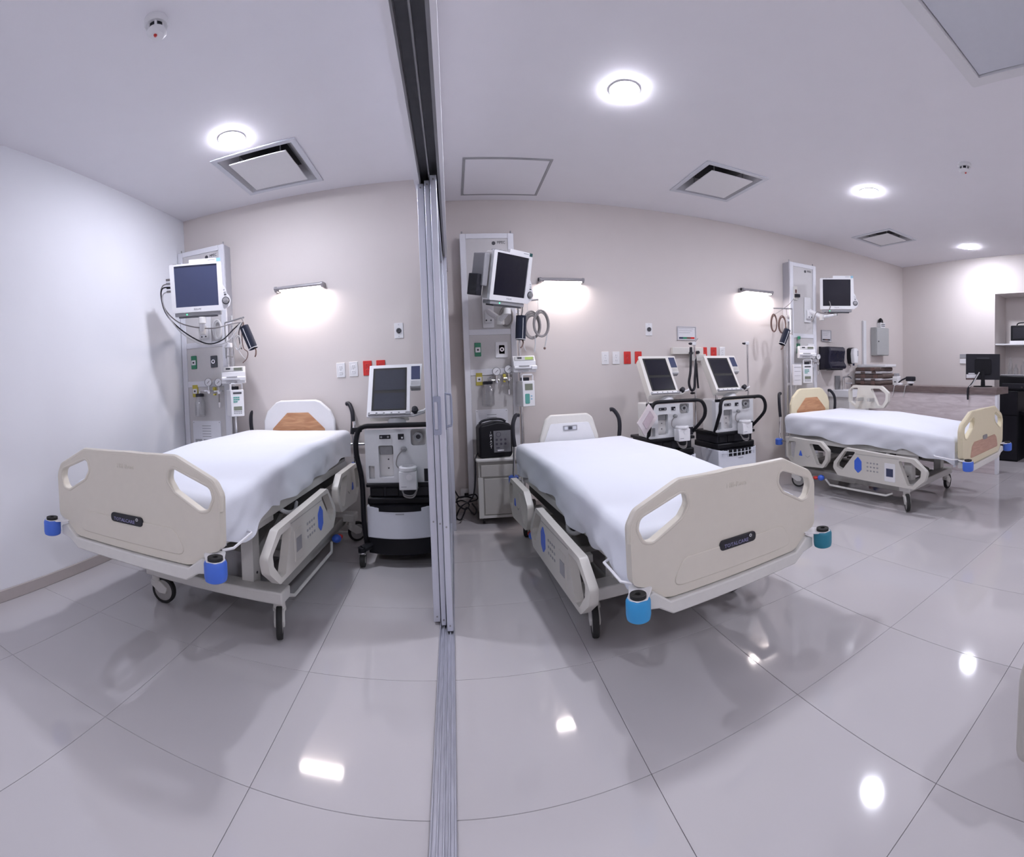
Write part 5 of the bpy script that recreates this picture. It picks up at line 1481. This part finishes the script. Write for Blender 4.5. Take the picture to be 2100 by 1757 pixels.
B(-.04, .04, -.09, .02, .055, .115).build('body', 'charcoal', hs_, bevel=0.01)
MB().tube([(0, .02, .10), (0, .10, .07), (0, .16, .03)], .010, n=8).build('arm', 'charcoal', hs_)
MB().lathe([(0, 0), (.045, 0), (.050, .012), (.040, .030), (0, .032)], (-.01, -.04, .022), n=20).build('pad', 'white_plastic', hs_)
MB().lathe([(0, 0), (.035, 0), (.040, .012), (.030, .030), (0, .032)], (-.01, .12, .0), n=20).build('pad', 'white_plastic', hs_)
MB().cyl((-.01, -.04, 0), (-.01, -.04, .024), .03, n=16).build('foot', 'charcoal', hs_)
for nm, y_, lab in (('a', 3.29, 'thin white cord hanging over the desk ledge nearer the computer'), ('b', 3.46, 'thin white cord hanging over the desk ledge nearer the bottle')):
    tag(MB().tube([(4.99, y_, 1.010), (4.885, y_, 1.010), (4.878, y_ + .01, .98), (4.879, y_ + .03, .90), (4.879, y_ + .045, .86)], .005, n=6, smooth=4).build('thin_cord', 'cable_pale'), lab, 'cord', 'cords over the desk ledge')
pc = thing('computer_monitor', 'black computer monitor seen from behind on the desk', 'computer monitor', (5.09, 2.315, 1.005), math.radians(-65))
# local: back of the screen faces -y (towards the camera)
MB().prism(rnd(rect(-.205, .205, .085, .395), .008), -.018, .012, 'xz').build('casing', 'charcoal', pc, bevel=0.004)
MB().prism(rnd(rect(-.10, .10, .15, .33), .02), -.032, -.015, 'xz').build('rear_bulge', 'black_plastic', pc, bevel=0.006)
B(-.075, .075, -.0195, -.0175, .338, .350).build('maker_mark', 'ink', pc)
B(-.20, -.075, -.021, -.017, .105, .150).build('sticker', 'paper', pc)
B(-.175, -.09, -.021, -.017, .155, .166).build('sticker', 'paper', pc)
B(-.198, -.078, -.022, -.018, .088, .100).build('sticker_band', 'cable_brown', pc)
MB().prism(rnd([(-.028, .0), (.028, .0), (.018, .20), (-.018, .20)], .006), -.045, -.025, 'xz').build('stand_neck', 'black_plastic', pc, bevel=0.004)
MB().prism(circ(0, 0, .115, 24, .080), .0, .012, 'xy').build('stand_base', 'black_plastic', pc, bevel=0.003)
tag(MB().tube([(5.015, 2.345, 1.16), (4.985, 2.36, 1.11), (4.93, 2.395, 1.03), (4.876, 2.41, .985), (4.872, 2.41, .90), (4.874, 2.41, .86)], .012, n=8, smooth=5).build('monitor_cable', 'charcoal'), 'thick dark cable hanging from the computer over the desk ledge', 'cable')
tag(MB().tube([(5.01, 2.325, 1.18), (4.97, 2.345, 1.12), (4.925, 2.375, 1.04), (4.880, 2.395, 1.01)], .006, n=6, smooth=5).build('monitor_cable', 'cable_pale'), 'thin white cable behind the computer on the desk', 'cable')
sw = thing('wall_switch', 'small grey and white switch pair on the wall beside the computer', 'wall switch', (XR, 3.12, 1.34))
B(-.012, -.0005, -.06, .06, .035, .095).build('cover_plate', 'socket_grey', sw, bevel=0.002)
B(-.012, -.0005, -.06, .06, -.045, .025).build('cover_plate', 'white_plastic', sw, bevel=0.002)

# niche: shelf, radio, cabinet, printer, bottles
sh = B(XR + .02, XR + ND, NY0, NY1, 1.560, 1.580).build('niche_shelf', 'white_plastic', None, bevel=0.002)
tag(sh, 'thin white shelf in the wall niche', 'shelf')
mw = thing('radio', 'black box with rounded handle and white base on the niche shelf', 'radio', (XR + .23, 2.26, 1.580))
B(-.13, .15, -.22, .17, 0, .045).build('base', 'white_plastic', mw, bevel=0.005)
B(-.125, .14, -.21, .16, .045, .265).build('body', 'black_plastic', mw, bevel=0.012)
B(-.130, -.122, -.17, .12, .075, .235).build('front_grille', 'charcoal', mw, bevel=0.002)
MB().tube([(-.02, .10, .26), (-.02, .09, .295), (-.02, .04, .31), (-.02, -.10, .31), (-.02, -.15, .295), (-.02, -.16, .26)], .009, n=8, smooth=3).build('handle', 'black_plastic', mw)
cb = thing('black_cabinet', 'tall black cabinet at the right edge beside the desk end', 'cabinet', (5.72, 1.92, 0))
B(-.04, .42, .16, .46, .0, .93).build('tower_body', 'black_plastic', cb, bevel=0.006)
B(-.045, -.038, .17, .45, .02, .60).build('door', 'charcoal', cb, bevel=0.002)
B(-.045, -.038, .17, .45, .615, .92).build('drawer', 'charcoal', cb, bevel=0.002)
B(.0, .42, -.45, .155, .62, .66).build('shelf', 'black_plastic', cb, bevel=0.004)
B(.34, .42, -.45, .155, .0, .62).build('back_panel', 'black_plastic', cb)
pr = thing('printer', 'black printer on the black cabinet in front of the niche', 'printer', (5.93, 2.14, .93), 0)
B(-.20, .20, -.24, .23, .0, .20).build('body', 'black_plastic', pr, bevel=0.015)
B(-.205, -.19, -.18, .18, .03, .10).build('paper_tray', 'charcoal', pr, bevel=0.004)
B(-.18, .20, -.23, .22, .20, .215).build('lid', 'socket_grey', pr, bevel=0.005)
MB().cyl((-.207, -.10, .05), (-.198, -.10, .05), .012, n=12).build('button', 'chrome', pr)
for k, (dy, dx, r, h) in enumerate(((.155, .02, .038, .22), (.055, -.02, .032, .13), (-.03, .03, .036, .18), (-.12, -.01, .034, .15))):
    names = ('tallest clear glass bottle on the printer', 'short clear glass jar on the printer', 'clear glass bottle second from the picture edge on the printer', 'clear glass bottle nearest the picture edge on the printer')
    g = thing('glass_bottle', names[k], 'glass bottle', (5.93 + dx, 2.14 + dy, 1.145), 0, 'glass bottles on the printer')
    MB().lathe([(0, 0), (r, .002), (r, h * .6), (r * .45, h * .78), (r * .42, h), (r * .34, h), (r * .37, h * .77), (r - .004, h * .59), (r - .004, .006), (0, .006)], n=20).build('body', 'jar_glass', g)
    MB().lathe([(0, h), (r * .46, h), (r * .46, h + .016), (0, h + .016)], n=16).build('stopper', 'jar_glass', g)
mat('chair_shell', (0.42, 0.40, 0.37), 0.45, noise=0.03)
# chair form standing in for an unidentified cream shape cut off by the picture edge
ch = thing('chair_stand_in', 'cream chair form standing in for an unidentified shape cut off at the right edge of the picture', 'chair', (1.262, .10, 0), math.radians(-12))
MB().prism(rnd([(-.25, .24), (-.20, .205), (.22, .215), (.27, .26), (.27, .46), (.20, .52), (-.16, .52), (-.235, .45)], .08, 8), .205, .250, 'xz').build('side_shell', 'chair_shell', ch, bevel=0.018, seg=3)
MB().prism(rnd([(-.22, .24), (-.18, .205), (.22, .215), (.27, .26), (.27, .46), (.20, .52), (-.16, .52), (-.22, .45)], .08, 8), -.25, -.205, 'xz').build('side_shell', 'chair_shell', ch, bevel=0.018, seg=3)
MB().prism(rnd(rect(-.18, .24, -.20, .20), .04), .36, .42, 'xy').build('seat', 'chair_shell', ch, bevel=0.015)
MB().prism(rnd(rect(-.20, .20, .38, .80), .06), .22, .26, 'yz').build('backrest', 'chair_shell', ch, bevel=0.015)
for sx in (-.17, .22):
    for sy in (-.215, .215):
        MB().cyl((sx, sy, .0), (sx, sy, .24), .014, .017, n=12).build('leg', 'grey_metal', ch)
